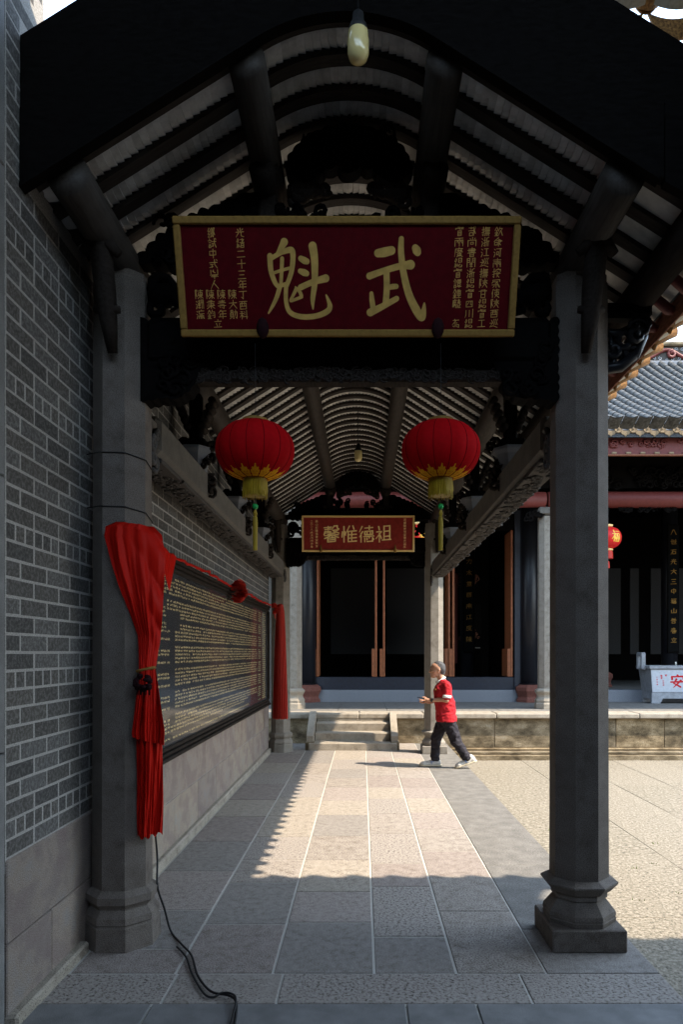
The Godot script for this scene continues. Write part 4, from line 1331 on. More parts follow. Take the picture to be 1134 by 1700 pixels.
	# the pillars of the porch
	for q in [[-1.39, "pale square stone porch pillar of the hall, left of its doors"], [3.74, "pale slim stone porch pillar of the hall, mostly hidden by the near pillar"]]:
		var p := thing("porch_pillar", q[1], "pillar", at(q[0], Y, 14.25), "porch pillars of the main hall")
		st = sf()
		lathe(st, [Vector2(0.15, 0.4), Vector2(0.145, 3.9)], 8, Vector3.ZERO, true)
		obj("shaft", st, mats.pillar_pale, p)
		st = sf()
		lathe(st, [Vector2(0.215, 0.0), Vector2(0.215, 0.10), Vector2(0.20, 0.12), Vector2(0.205, 0.17), Vector2(0.165, 0.24), Vector2(0.17, 0.28), Vector2(0.205, 0.34), Vector2(0.205, 0.37), Vector2(0.155, 0.41)], 8, Vector3.ZERO, true)
		obj("base", st, mats.coping, p)
		st = sf()
		box(st, Vector3(0, 4.0, 0), Vector3(0.36, 0.16, 0.36), 0.03)
		obj("capital", st, mats.beam_stone, p)

func build_steps() -> void:
	var s := thing("stone_steps", "short flight of worn stone steps up to the terrace of the main hall", "steps")
	var Y := 0.57
	for k in 4:
		var top := Y * (k + 1) / 4.0
		var d0 := 12.17 + 0.30 * k
		obj("step", slab(-0.86 if k else -0.95, 0.50 if k else 0.60, -0.02, top - 0.004 * (3 - k), d0, 13.14, 0.016), mats.coping, s)
	# sloping cheek stones
	for q in [[-0.985, -0.865], [0.505, 0.625]]:
		var st := sf()
		var p := PackedVector2Array([Vector2(-12.26, 0.142), Vector2(-12.26, 0.24), Vector2(-12.34, 0.30), Vector2(-12.95, 0.60), Vector2(-13.14, 0.605), Vector2(-13.14, 0.142)])
		var xf := Transform3D(Basis(Vector3(0, 0, 1), Vector3(0, 1, 0), Vector3(-1, 0, 0)), Vector3(0, 0, 0))
		board(st, p, q[0], q[1], xf)
		obj("cheek_stone", st, mats.coping, s)
		obj("cheek_base", slab(q[0] - 0.02, q[1] + 0.02, -0.02, 0.14, 12.2, 13.12, 0.01), mats.weathered3, s)

# ---------------------------------------------------------------- plaques
func plaque(label: String, where: Vector3, w: float, h: float, tilt: float, face: Material, rim: Material, rim_w: float) -> Node3D:
	var p := thing("plaque", label, "plaque", where)
	p.rotation.x = tilt
	var st := sf()
	box(st, Vector3(0, 0, -0.03), Vector3(w - 0.02, h - 0.02, 0.04), 0.004)
	obj("backing", st, mats.black_wood, p)
	var x := w * 0.5 - rim_w
	var y := h * 0.5 - rim_w
	obj("panel", sheet(Vector3(-x, -y, -0.004), Vector3(x, -y, -0.004), Vector3(x, y, -0.004), Vector3(-x, y, -0.004)), face, p)
	for s in [-1.0, 1.0]:
		st = sf()
		box(st, Vector3(0, s * (h - rim_w) * 0.5, 0.0), Vector3(w, rim_w, 0.03), 0.006)
		obj("frame", st, rim, p)
		st = sf()
		box(st, Vector3(s * (w - rim_w) * 0.5, 0, 0.0), Vector3(rim_w, h - rim_w * 2.0 - 0.002, 0.028), 0.006)
		obj("frame", st, rim, p)
	return p

func build_plaques() -> void:
	paper(1400, 402)
	# the two large characters, brushed
	var o := [691.0, -87.0, 0.93]
	for s in [
		[[Vector2(150, 207), Vector2(180, 203), Vector2(212, 196)], [34, 40, 36]],
		[[Vector2(112, 300), Vector2(180, 278), Vector2(250, 260), Vector2(300, 254)], [30, 26, 28, 40]],
		[[Vector2(190, 285), Vector2(192, 350), Vector2(188, 415)], [28, 28, 30]],
		[[Vector2(196, 348), Vector2(220, 344), Vector2(236, 343)], [22, 24, 22]],
		[[Vector2(121, 372), Vector2(124, 400), Vector2(130, 440)], [18, 24, 26]],
		[[Vector2(116, 452), Vector2(170, 428), Vector2(238, 394)], [34, 28, 24]],
		[[Vector2(256, 150), Vector2(256, 205), Vector2(268, 285), Vector2(295, 375), Vector2(330, 440), Vector2(357, 472), Vector2(366, 440), Vector2(368, 412)], [24, 28, 30, 34, 38, 36, 22, 6]],
		[[Vector2(320, 186), Vector2(327, 196), Vector2(331, 203)], [30, 38, 32]]]:
		brush(s[0], s[1], o[0], o[1], o[2])
	o = [-379.0, -88.0, 0.92]
	for s in [
		[[Vector2(884, 165), Vector2(868, 190), Vector2(848, 216)], [34, 26, 12]],
		[[Vector2(816, 222), Vector2(818, 280), Vector2(832, 325), Vector2(846, 346)], [26, 24, 22, 20]],
		[[Vector2(820, 232), Vector2(870, 208), Vector2(915, 198), Vector2(922, 230), Vector2(912, 290), Vector2(888, 346)], [20, 20, 28, 24, 22, 20]],
		[[Vector2(872, 232), Vector2(868, 280), Vector2(862, 340)], [18, 18, 16]],
		[[Vector2(836, 290), Vector2(870, 280), Vector2(904, 272)], [14, 14, 14]],
		[[Vector2(848, 346), Vector2(870, 342), Vector2(892, 336)], [16, 18, 18]],
		[[Vector2(858, 346), Vector2(842, 390), Vector2(820, 430), Vector2(799, 462)], [22, 20, 16, 7]],
		[[Vector2(886, 350), Vector2(884, 410), Vector2(900, 456), Vector2(950, 476), Vector2(1020, 474), Vector2(1074, 455), Vector2(1090, 430), Vector2(1073, 384)], [20, 20, 22, 24, 24, 26, 24, 7]],
		[[Vector2(934, 358), Vector2(914, 392), Vector2(906, 408), Vector2(930, 402), Vector2(958, 392)], [18, 14, 14, 14, 14]],
		[[Vector2(930, 350), Vector2(950, 372), Vector2(956, 386)], [8, 16, 18]],
		[[Vector2(958, 232), Vector2(974, 240), Vector2(986, 244)], [24, 30, 26]],
		[[Vector2(954, 284), Vector2(972, 290), Vector2(984, 294)], [22, 30, 24]],
		[[Vector2(954, 352), Vector2(1010, 330), Vector2(1072, 314)], [26, 26, 34]],
		[[Vector2(1014, 182), Vector2(1022, 240), Vector2(1020, 330), Vector2(1010, 400), Vector2(1010, 444)], [38, 34, 28, 22, 6]]]:
		brush(s[0], s[1], o[0], o[1], o[2])
	var k := 0
	for q in [["欽命河南按察使陝西巡", 1338, 24], ["撫浙江巡撫陝甘總督工", 1284, 24], ["部尚書閩浙總督四川總", 1228, 24], ["督兩廣總督譚鍾麟 為", 1173, 24],
		["光緒二十三年丁酉科", 248, 29], ["陳大勛", 203, 263], ["陳壽年", 155, 263], ["陳秉鈞", 107, 263], ["陳瀚瀛", 59, 263], ["鄉試中式舉人", 129, 29], ["立", 132, 379]]:
		column(q[0], q[1], q[2] - 17, 39.3, 33, 33, 1.55)
		k += 1
	var face := sheet_mat("maroon_panel", printed(lin(0.066, 0.0032, 0.005), lin(0.46, 0.28, 0.075)), 0.7, 0.12)
	var p := plaque("large maroon plaque with two big gold characters, hung high between the near pillars", at(-0.083, 3.738, 3.80), 1.856, 0.586, atan(0.19 / 0.557), face, mats.gold, 0.038)
	for s in [-0.47, 0.50]:
		var st := sf(true)
		lump(st, Vector3(s, -0.25, 0.02), Vector3(0.035, 0.055, 0.02))
		obj("hook", st, mats.dry_flower, p)

	paper(1000, 288)
	for q in [["馨", 188], ["惟", 348], ["德", 508], ["祖", 664]]:
		write(q[0], q[1], 78, 136, 136, 6.3, 0.08)
	column("石樓陳善世堂重光誌慶", 929, 10, 26.5, 22, 21, 1.25)
	column("梅山村陳協華堂敬賀", 119, 24, 27.5, 22, 21, 1.25)
	column("二〇一八歲次戊戌仲春", 74, 24, 25.0, 21, 19, 1.25)
	face = sheet_mat("red_panel", printed(lin(0.27, 0.034, 0.027), lin(1.0, 0.74, 0.32)), 0.6, 0.15)
	var p2 := plaque("small red plaque with four gold characters over the far end of the corridor", at(-0.075, 3.69, 11.66), 1.885, 0.60, atan(0.1), face, mats.gold_bright, 0.032)
	for s in [-0.62, 0.62]:
		var st := sf(true)
		lump(st, Vector3(s, -0.27, 0.03), Vector3(0.026, 0.045, 0.02))
		lump(st, Vector3(s, -0.215, 0.03), Vector3(0.012, 0.035, 0.012))
		obj("hook", st, mats.gold, p2)

# ---------------------------------------------------------------- lanterns
func lantern_body(r: float, hh: float, gores: int) -> ArrayMesh:
	var st := sf(true)
	var rows := 18
	var per := 4
	var n := gores * per
	var f := func(i: int, j: int) -> Vector3:
		var a := lerpf(-1.33, 1.33, float(j) / rows)
		var bulge := 1.0 - 0.03 * pow(absf(cos(PI * (i % per) / per)), 3.0)
		var rr := r * pow(cos(a), 0.82) * bulge
		var t := TAU * (i % n) / n
		return Vector3(rr * cos(t), hh * sin(a) / sin(1.33), -rr * sin(t))
	for j in rows:
		for i in n:
			var q := [[i, j], [i + 1, j], [i + 1, j + 1], [i, j], [i + 1, j + 1], [i, j + 1]]
			for k in [0, 2, 1, 3, 5, 4]:
				st.set_uv(Vector2(float(q[k][0]) / per, 1.0 - float(q[k][1]) / rows))
				st.add_vertex(f.call(q[k][0], q[k][1]))
	return made(st)

func build_lanterns() -> void:
	paper(160, 512)
	# gold cloud scrolls along the foot of each gore
	for s in [-1.0, 1.0]:
		for q in [[26.0, 470.0, 24.0], [50.0, 488.0, 18.0], [12.0, 448.0, 13.0], [60.0, 462.0, 12.0], [38.0, 440.0, 9.0]]:
			var last := Vector2.ZERO
			for i in 22:
				var t := i / 21.0
				var a: float = PI * 0.5 + t * 7.6
				var p := Vector2(80 + s * (q[0] + cos(a) * q[2] * (1.0 - 0.8 * t)), q[1] + sin(a) * q[2] * (1.0 - 0.8 * t))
				if i > 0:
					dab(last, p, 6.5, 6.5)
				last = p
		dab(Vector2(80, 418), Vector2(80 + s * 76, 478), 4, 4)
		dab(Vector2(80 + s * 0, 500), Vector2(80 + s * 80, 500), 9, 9)
	dab(Vector2(80, 412), Vector2(80, 460), 9, 5)
	var skin := sheet_mat("lantern_red", printed(lin(0.48, 0.005, 0.008), lin(0.85, 0.42, 0.015), 0.03), 0.7, 0.12)
	skin.backlight_enabled = true
	skin.backlight = Color(0.7, 0.7, 0.7)
	var l := thing("lantern", "large round red lantern with gold scroll foot and yellow fringe, left of the pair", "lantern", Vector3.ZERO, "large red lanterns under the maroon plaque")
	obj("body", lantern_body(0.222, 0.158, 14), skin, l)
	mat("rib_red", lin(0.14, 0.002, 0.004), {"rough": 0.8, "spec": 0.1})
	var rs := sf(true)
	for g in 14:
		var pts := []
		for j in 15:
			var a := lerpf(-1.33, 1.33, j / 14.0)
			var rr := 0.222 * pow(cos(a), 0.82) * 0.972
			pts.append(Vector3(rr * cos(TAU * g / 14), 0.158 * sin(a) / sin(1.33), -rr * sin(TAU * g / 14)))
		tube(rs, pts, 0.0022, 5)
	obj("rib", rs, mats.rib_red, l)
	var st := sf(true)
	lathe(st, [Vector2(0.068, -0.006), Vector2(0.072, 0.0), Vector2(0.072, 0.022), Vector2(0.06, 0.026)], 20, Vector3(0, 0.152, 0))
	obj("cap", st, mats.gold, l)
	st = sf()
	lathe(st, [Vector2(0.062, -0.10), Vector2(0.061, -0.03), Vector2(0.064, -0.03), Vector2(0.066, -0.008), Vector2(0.060, 0.002)], 24, Vector3(0, -0.152, 0))
	var fr := obj("fringe", st, mats.fringe, l)
	st = sf()
	for k in 48:
		var t := TAU * k / 48
		var p := Vector3(0.064 * cos(t), -0.172, 0.064 * sin(t))
		tube(st, [p, p + Vector3(0.003 * cos(t * 5), -0.05, 0.003 * sin(t * 7)), p + Vector3(rng.randf_range(-0.004, 0.006) * cos(t), -0.09 + rng.randf_range(-0.008, 0.004), rng.randf_range(-0.004, 0.006) * sin(t))], [0.004, 0.0042, 0.002], 4)
	obj("thread", st, mats.fringe, fr)
	st = sf(true)
	tube(st, [Vector3(0, 0.6, 0), Vector3(0.002, 0.3, 0), Vector3(0, -0.30, 0)], 0.0016, 5)
	tube(st, [Vector3(-0.03, 0.175, 0), Vector3(0, 0.22, 0), Vector3(0.03, 0.175, 0)], 0.0015, 5)
	obj("cord", st, mats.wire, l)
	st = sf(true)
	lump(st, Vector3(0, -0.31, 0), Vector3(0.017, 0.018, 0.017))
	obj("bead", st, mats.jade, l)
	st = sf()
	lathe(st, [Vector2(0.012, -0.555), Vector2(0.014, -0.40), Vector2(0.012, -0.37), Vector2(0.008, -0.365), Vector2(0.012, -0.35), Vector2(0.006, -0.33)], 10, Vector3.ZERO)
	obj("tassel", st, mats.fringe, l)
	l.position = at(-0.60, 2.828, 3.90)
	l.rotation.y = 0.15
	var l2 := dup(l, at(0.437, 2.828, 3.90), "large round red lantern with gold scroll foot and yellow fringe, right of the pair")
	l2.rotation.y = -0.07
	# small red lanterns of the main hall
	paper(512, 256)
	for k in 4:
		write("福", 128 * k + 34, 74, 60, 100, 4.6, 0.0)
	var sk := sheet_mat("lantern_small", printed(lin(0.62, 0.016, 0.014), lin(0.8, 0.5, 0.06), 0.03), 0.5, 0.4)
	sk.uv1_scale = Vector3(0.0625, 1, 1)
	sk.backlight_enabled = true
	sk.backlight = Color(0.5, 0.5, 0.5)
	var s := thing("small_lantern", "small bright red lantern with a gold character, right of the near pillar under the porch", "lantern", Vector3.ZERO, "small red lanterns of the main hall porch")
	var b := sf(true)
	var body := lantern_body(0.275, 0.215, 16)
	obj("body", body, sk, s)
	st = sf(true)
	lathe(st, [Vector2(0.10, -0.01), Vector2(0.11, 0.03), Vector2(0.08, 0.04)], 16, Vector3(0, 0.23, 0))
	obj("cap", st, mats.gold_bright, s)
	st = sf(true)
	lathe(st, [Vector2(0.09, -0.03), Vector2(0.11, -0.02), Vector2(0.10, 0.01)], 16, Vector3(0, -0.23, 0))
	obj("foot", st, mats.gold_bright, s)
	st = sf()
	lathe(st, [Vector2(0.11, -0.17), Vector2(0.10, -0.03), Vector2(0.09, 0.0)], 20, Vector3(0, -0.25, 0))
	lathe(st, [Vector2(0.045, -0.36), Vector2(0.04, -0.24), Vector2(0.015, -0.2), Vector2(0.012, -0.1)], 10, Vector3(0, -0.25, 0))
	obj("tassel", st, mats.red_pleat, s)
	st = sf(true)
	tube(st, [Vector3(0, 0.25, 0), Vector3(0, 0.50, 0)], 0.012, 6)
	obj("chain", st, mats.wire, s)
	s.position = at(4.95, 4.02, 14.1)
	s.rotation.y = -0.4
	dup(s, at(1.12, 4.06, 14.1), "small bright red lantern half hidden behind the small red plaque")

# ---------------------------------------------------------------- the name board
func build_name_board() -> void:
	paper(2048, 476)
	var names := func(x0: float, x1: float, y: float) -> void:
		var x := x0
		while x < x1 - 22:
			var n := 3 if rng.randf() < 0.75 else 2
			for c in 3:
				if c < n or rng.randf() < 0.2:
					var p := Vector2(x + 7.4 * c, y)
					for k in 3:
						dab(p + Vector2(rng.randf() * 5.0, rng.randf() * 6.0), p + Vector2(rng.randf() * 5.0, rng.randf() * 6.0), 1.0, 1.0)
			x += 27.0 if rng.randf() < 0.97 else 46.0
	var y := 22.0
	var row := 0
	while y < 460:
		if row % 6 != 5:
			if row < 9:
				names.call(300.0 if row in [6, 7] else 215.0, 1730, y)
			elif row < 14:
				names.call(215.0 if row in [10, 12, 13] else 260.0, 300, y)
				names.call(420, 1730, y)
			elif row > 38:
				names.call(250, 1500 - 90 * (row % 3), y)
			else:
				if row % 3 != 0:
					names.call(220, 350, y)
				names.call(372, 1730, y)
			names.call(1770, 1850, y)
			if row < 12:
				names.call(40, 150, y)
		names.call(1890, 2020, y)
		y += 10.2
		row += 1
	var face := sheet_mat("name_print", printed(lin(0.012, 0.011, 0.011), lin(0.9, 0.66, 0.28), 0.03), 0.12, 0.3)
	var b := thing("name_board", "long black board with rows of gold names in a dark glazed frame", "board")
	var d0 := 4.42
	var d1 := 11.22
	obj("backing", slab(-1.61, -1.535, 0.89, 2.44, d0 + 0.02, d1 - 0.02, 0.004), mats.black_wood, b)
	obj("panel", sheet(at(-1.53, 0.95, d0 + 0.07), at(-1.53, 0.95, d1 - 0.07), at(-1.53, 2.37, d1 - 0.07), at(-1.53, 2.37, d0 + 0.07)), face, b)
	for q in [[2.362, 0.034, 0.0], [2.398, 0.03, 0.014], [2.430, 0.03, 0.03], [0.955, 0.034, 0.0], [0.920, 0.03, 0.016], [0.888, 0.03, 0.034]]:
		var st := sf()
		box(st, at(-1.545 + 0.02 + q[2] * 0.5, q[0], (d0 + d1) * 0.5), Vector3(0.04 + q[2], q[1], d1 - d0), 0.007)
		obj("frame_moulding", st, mats.dark_wood, b)
	for q in [d0 + 0.03, d1 - 0.03]:
		var st := sf()
		box(st, at(-1.518, 1.66, q), Vector3(0.055, 1.40, 0.075), 0.008)
		obj("frame_moulding", st, mats.dark_wood, b)
	var g := StandardMaterial3D.new()
	g.resource_name = "pane"
	g.albedo_color = Color(1, 1, 1, 0.03)
	g.transparency = BaseMaterial3D.TRANSPARENCY_ALPHA
	g.roughness = 0.03
	g.metallic_specular = 0.22
	for k in 4:
		var a := d0 + 0.07 + 1.665 * k
		obj("pane", sheet(at(-1.519, 0.96, a + 0.003), at(-1.519, 0.96, a + 1.662), at(-1.519, 2.36, a + 1.662), at(-1.519, 2.36, a + 0.003)), g, b)

# ---------------------------------------------------------------- red cloth
func build_drapes() -> void:
	# the near drape: gathered in a knot half way down
	var left := [[2.44, -1.395], [2.415, -1.455], [2.36, -1.462], [2.2, -1.42], [2.0, -1.355], [1.8, -1.30], [1.66, -1.285], [1.60, -1.282], [1.52, -1.29], [1.4, -1.305], [1.24, -1.325], [1.2, -1.315], [1.0, -1.31], [0.8, -1.312], [0.635, -1.308]]
	var right := [[2.44, -1.235], [2.40, -1.20], [2.3, -1.185], [2.1, -1.19], [1.9, -1.20], [1.75, -1.205], [1.66, -1.215], [1.60, -1.222], [1.52, -1.21], [1.4, -1.195], [1.24, -1.172], [1.2, -1.175], [1.0, -1.172], [0.8, -1.168], [0.635, -1.175]]
	var look := func(tab: Array, y: float) -> float:
		for i in tab.size() - 1:
			if y <= tab[i][0] and y >= tab[i + 1][0]:
				return lerpf(tab[i][1], tab[i + 1][1], (tab[i][0] - y) / maxf(tab[i][0] - tab[i + 1][0], 0.0001))
		return tab[0][1] if y > tab[0][0] else tab[-1][1]
	var crease := FastNoiseLite.new()
	crease.seed = 77
	crease.frequency = 0.01
	crease.fractal_octaves = 2
	var dr := thing("drape", "long red satin drape knotted half way down, wrapped over the near left pillar", "drape")
	for layer in 2:
		var y0 := 2.44 if layer == 0 else 1.30
		var y1 := 1.22 if layer == 0 else 0.635
		var nu := 56
		var nv := 96
		var pts := []
		for j in nv + 1:
			var v := float(j) / nv
			var rowp := []
			for i in nu + 1:
				var u := float(i) / nu
				var hem := 0.0 if layer == 1 else -0.06 * u
				var y: float = lerpf(y0, y1 + hem, v)
				if layer == 1:
					y += 0.012 * sin(u * 23.0) * v
				var xl: float = look.call(left, y)
				var xr: float = look.call(right, y)
				if layer == 1:
					xl += 0.012
					xr -= 0.012
				var x := lerpf(xl, xr, u)
				var w := xr - xl
				var gather := clampf((y - 1.60) / 0.8, 0.0, 1.0)
				var d := 3.95 + maxf(0.0, x + 1.375) * 1.25
				if y < 1.62:
					d = 4.045 + (u - 0.35) * 0.12
				else:
					d = lerpf(4.045 + (u - 0.35) * 0.12, d, smoothstep(0.0, 0.35, gather))
				# folds: uneven pleats that converge on the knot, swags across the right half
				var amp := 0.042 * (0.45 + 0.75 * (1.0 - gather)) * minf(1.0, w / 0.12)
				var f := amp * crease.get_noise_2d(u * 470.0 + (2.4 - y) * 130.0, y * 55.0 + 300.0 * layer) + amp * 0.22 * crease.get_noise_2d(u * 1300.0 + (2.4 - y) * 200.0, y * 120.0)
				if y > 1.62:
					var sw := smoothstep(0.40, 0.9, u)
					f = f * (1.0 - 0.6 * sw) + sw * 0.03 * absf(sin(y * 12.0 + u * 6.0 + 1.5 * crease.get_noise_2d(0.0, y * 200.0))) * smoothstep(1.66, 1.9, y)
				var edge := sin(PI * u)
				d -= f + 0.035 * edge * minf(1.0, w / 0.12)
				x += f * 0.35
				rowp.append(at(x, y, d + (0.015 if layer == 1 else 0.0)))
			pts.append(rowp)
		var st := sf(true)
		for j in nv:
			for i in nu:
				quad(st, pts[j + 1][i], pts[j + 1][i + 1], pts[j][i + 1], pts[j][i])
		obj("upper_fall" if layer == 0 else "lower_fall", st, mats.red_silk, dr)
	var st := sf(true)
	var ring := []
	for k in 13:
		var t := TAU * k / 12.0
		ring.append(at(-1.25 + 0.05 * cos(t), 1.605 + 0.012 * cos(t), 4.03 + 0.055 * sin(t)))
	tube(st, ring, 0.008, 6, false)
	obj("tie", st, mats.gold, dr)
	st = sf(true)
	for k in 40:
		var c := at(-1.25, 1.53, 3.975) + Vector3(rng.randf_range(-1, 1), rng.randf_range(-1, 1), rng.randf_range(-0.4, 0.6)).normalized() * 0.042
		lump(st, c, Vector3(0.016, 0.012, 0.012) * rng.randf_range(0.7, 1.3), 6)
	for k in 14:
		var x := -1.25 + rng.randf_range(-0.035, 0.035)
		tube(st, [at(x, 1.52, 3.975), at(x + rng.randf_range(-0.01, 0.01), 1.46, 3.97)], [0.005, 0.002], 4)
	var orn := obj("dried_rosette", st, mats.dry_flower)
	tag(orn, "small withered dark rosette tied at the knot of the red drape", "rosette")
	# swag along the top of the board
	st = sf(true)
	var pts2 := []
	var rad := []
	for k in 60:
		var t := k / 59.0
		pts2.append(at(-1.475 + 0.012 * sin(k * 1.7), 2.47 - 0.022 * absf(sin(t * PI * 3.0)) + 0.008 * sin(k * 2.3), lerpf(4.35, 11.2, t)))
		rad.append((0.03 if t < 0.13 else 0.012) * (1.0 + 0.35 * sin(k * 2.9)))
	tube(st, pts2, rad, 7)
	var sw := thing("red_swag", "thin twisted red cloth swag along the top edge of the name board frame", "swag")
	obj("cloth", st, mats.red_silk, sw)
	st = sf()
	for k in 6:
		var a := 4.95 + 0.085 * k
		var b := a + 0.085
		var f := 0.012 * (k % 2)
		var g := 0.012 * ((k + 1) % 2)
		tri(st, at(-1.455 + f, 2.45, a), at(-1.44, 2.16, 5.2), at(-1.455 + g, 2.45, b))
	obj("pennant", st, mats.red_silk, sw)
	# rosettes
	for q in [[at(-1.44, 2.40, 7.93), 0.135, 170, "big ruffled red cloth rosette on the middle of the name board frame"], [at(-1.42, 2.40, 11.08), 0.09, 80, "smaller ruffled red rosette at the far corner of the name board"]]:
		var ro := thing("rosette", q[3], "rosette", q[0], "red rosettes on the name board")
		st = sf(true)
		for k in q[2]:
			var n := Vector3(rng.randf_range(0.0, 1), rng.randf_range(-1, 1), rng.randf_range(-0.6, 1)).normalized()
			var s := n.cross(Vector3(rng.randf() - 0.5, 1, rng.randf() - 0.5)).normalized()
			var c: Vector3 = n * q[1] * rng.randf_range(0.45, 0.8)
			var t2 := n.cross(s)
			var wv: float = q[1] * 0.30
			var p0: Vector3 = c - s * wv
			var p1: Vector3 = c + n * q[1] * 0.25 - s * wv * 1.1 + t2 * wv * 0.4
			var p2: Vector3 = c + n * q[1] * 0.32
			var p3: Vector3 = c + n * q[1] * 0.25 + s * wv * 1.1 - t2 * wv * 0.4
			var p4: Vector3 = c + s * wv
			tri(st, c, p0, p1)
			tri(st, c, p1, p2)
			tri(st, c, p2, p3)
			tri(st, c, p3, p4)
		obj("petals", st, mats.red_pleat, ro)
	# the far pleated curtain
	var cu := thing("curtain", "narrow pleated red curtain hanging at the far end of the name board", "curtain")
	st = sf(true)
	var rows := []
	for j in 25:
		var v := j / 24.0
		var r := []
		for i in 73:
			var u := i / 72.0
			var half := lerpf(0.05, 0.125, pow(v, 0.55))
			var x := -1.335 + (u - 0.5) * 2.0 * half
			var ang := (u - 0.5) * PI
			var d := 11.33 - 0.06 * cos(ang) - (0.005 + 0.016 * v) * sin(u * TAU * 9.0 + 0.5 * sin(v * 4.0))
			r.append(at(x, lerpf(2.46, 0.63 + 0.008 * sin(u * 40.0), v), d))
		rows.append(r)
	for j in 24:
		for i in 72:
			quad(st, rows[j + 1][i], rows[j + 1][i + 1], rows[j][i + 1], rows[j][i])
	obj("cloth", st, mats.red_pleat, cu)
	st = sf(true)
	lump(st, at(-1.335, 2.465, 11.31), Vector3(0.055, 0.03, 0.05))
	tube(st, [at(-1.39, 2.47, 11.3), at(-1.42, 2.36, 11.25), at(-1.41, 2.25, 11.25)], [0.02, 0.018, 0.006], 6)
	obj("knot", st, mats.red_pleat, cu)

# ---------------------------------------------------------------- bulbs and cables
func bulb(label: String, where: Vector3, up: float) -> void:
	var b := thing("light_bulb", label, "light bulb", where, "bare bulbs along the corridor roof")
	var st := sf(true)
	lathe(st, [Vector2(0.0, -0.075), Vector2(0.022, -0.071), Vector2(0.040, -0.056), Vector2(0.049, -0.030), Vector2(0.050, 0.02), Vector2(0.047, 0.065), Vector2(0.040, 0.075)], 20, Vector3.ZERO)
	obj("globe", st, mats.bulb_glass, b)
	st = sf(true)
	lathe(st, [Vector2(0.044, 0.062), Vector2(0.047, 0.07), Vector2(0.038, 0.10), Vector2(0.028, 0.115), Vector2(0.026, 0.15), Vector2(0.012, 0.165)], 16, Vector3.ZERO)
	obj("socket", st, mats.wire, b)
	st = sf(true)
	tube(st, [Vector3(0, 0.16, 0), Vector3(-0.006, 0.16 + up * 0.5, 0), Vector3(0, 0.16 + up, 0)], 0.005, 5)
	obj("flex", st, mats.wire, b)

func build_bulbs() -> void:
	bulb("cream light bulb hanging close overhead, in front of the gable board", at(-0.02, 4.475, 3.2), 1.0)
	bulb("small cream light bulb hanging far down the corridor between the upper purlins", at(-0.055, 4.235, 9.0), 0.45)

func smooth_path(p: Array, per := 6) -> Array:
	var out := []
	for i in p.size() - 1:
		var a: Vector3 = p[maxi(i - 1, 0)]
		var d: Vector3 = p[mini(i + 2, p.size() - 1)]
		for k in per:
			out.append(p[i].cubic_interpolate(p[i + 1], a, d, float(k) / per))
	out.append(p[-1])
	return out

func build_cables() -> void:
	var c := thing("cable", "loose black cable snaking from the draped pillar across the paving", "cable")
	var st := sf(true)
	tube(st, smooth_path([at(-1.275, 0.75, 4.24), at(-1.26, 0.46, 4.28), at(-1.235, 0.30, 4.2), at(-1.20, 0.16, 4.22), at(-1.165, 0.012, 4.24), at(-1.05, 0.011, 4.05), at(-0.955, 0.011, 3.90), at(-0.865, 0.011, 3.66), at(-0.76, 0.011, 3.49), at(-0.66, 0.014, 3.44), at(-0.612, 0.02, 3.37), at(-0.59, 0.014, 3.25), at(-0.57, 0.014, 3.0), at(-0.55, 0.014, 2.6)]), 0.0062, 7)
	obj("strand", st, mats.wire, c)
	st = sf(true)
	tube(st, smooth_path([at(-1.07, 0.010, 4.02), at(-0.98, 0.010, 3.88), at(-0.90, 0.010, 3.68), at(-0.79, 0.010, 3.47), at(-0.735, 0.010, 3.43), at(-0.70, 0.02, 3.45), at(-0.65, 0.030, 3.43), at(-0.61, 0.036, 3.36), at(-0.60, 0.018, 3.2), at(-0.585, 0.014, 2.8)]), 0.0055, 7)
	obj("strand", st, mats.wire, c)
	var k := 0
	for y in [2.84, 2.53]:
		st = sf(true)
		tube(st, [at(-1.60, y + 0.01, 4.05), at(-1.51, y + 0.012, 4.003), at(-1.365, y + 0.008, 4.002), at(-1.272, y - 0.01, 4.095), at(-1.272, y - 0.04, 4.23), at(-1.33, y - 0.05, 4.32), at(-1.45, y - 0.05, 4.42)], 0.0035, 5)
		var w := obj("thin_wire", st, mats.wire)
		tag(w, ["thin dark wire bound round the draped pillar, upper of two", "thin dark wire bound round the draped pillar, just above the drape"][k], "wire", "wires round the draped pillar")
		k += 1

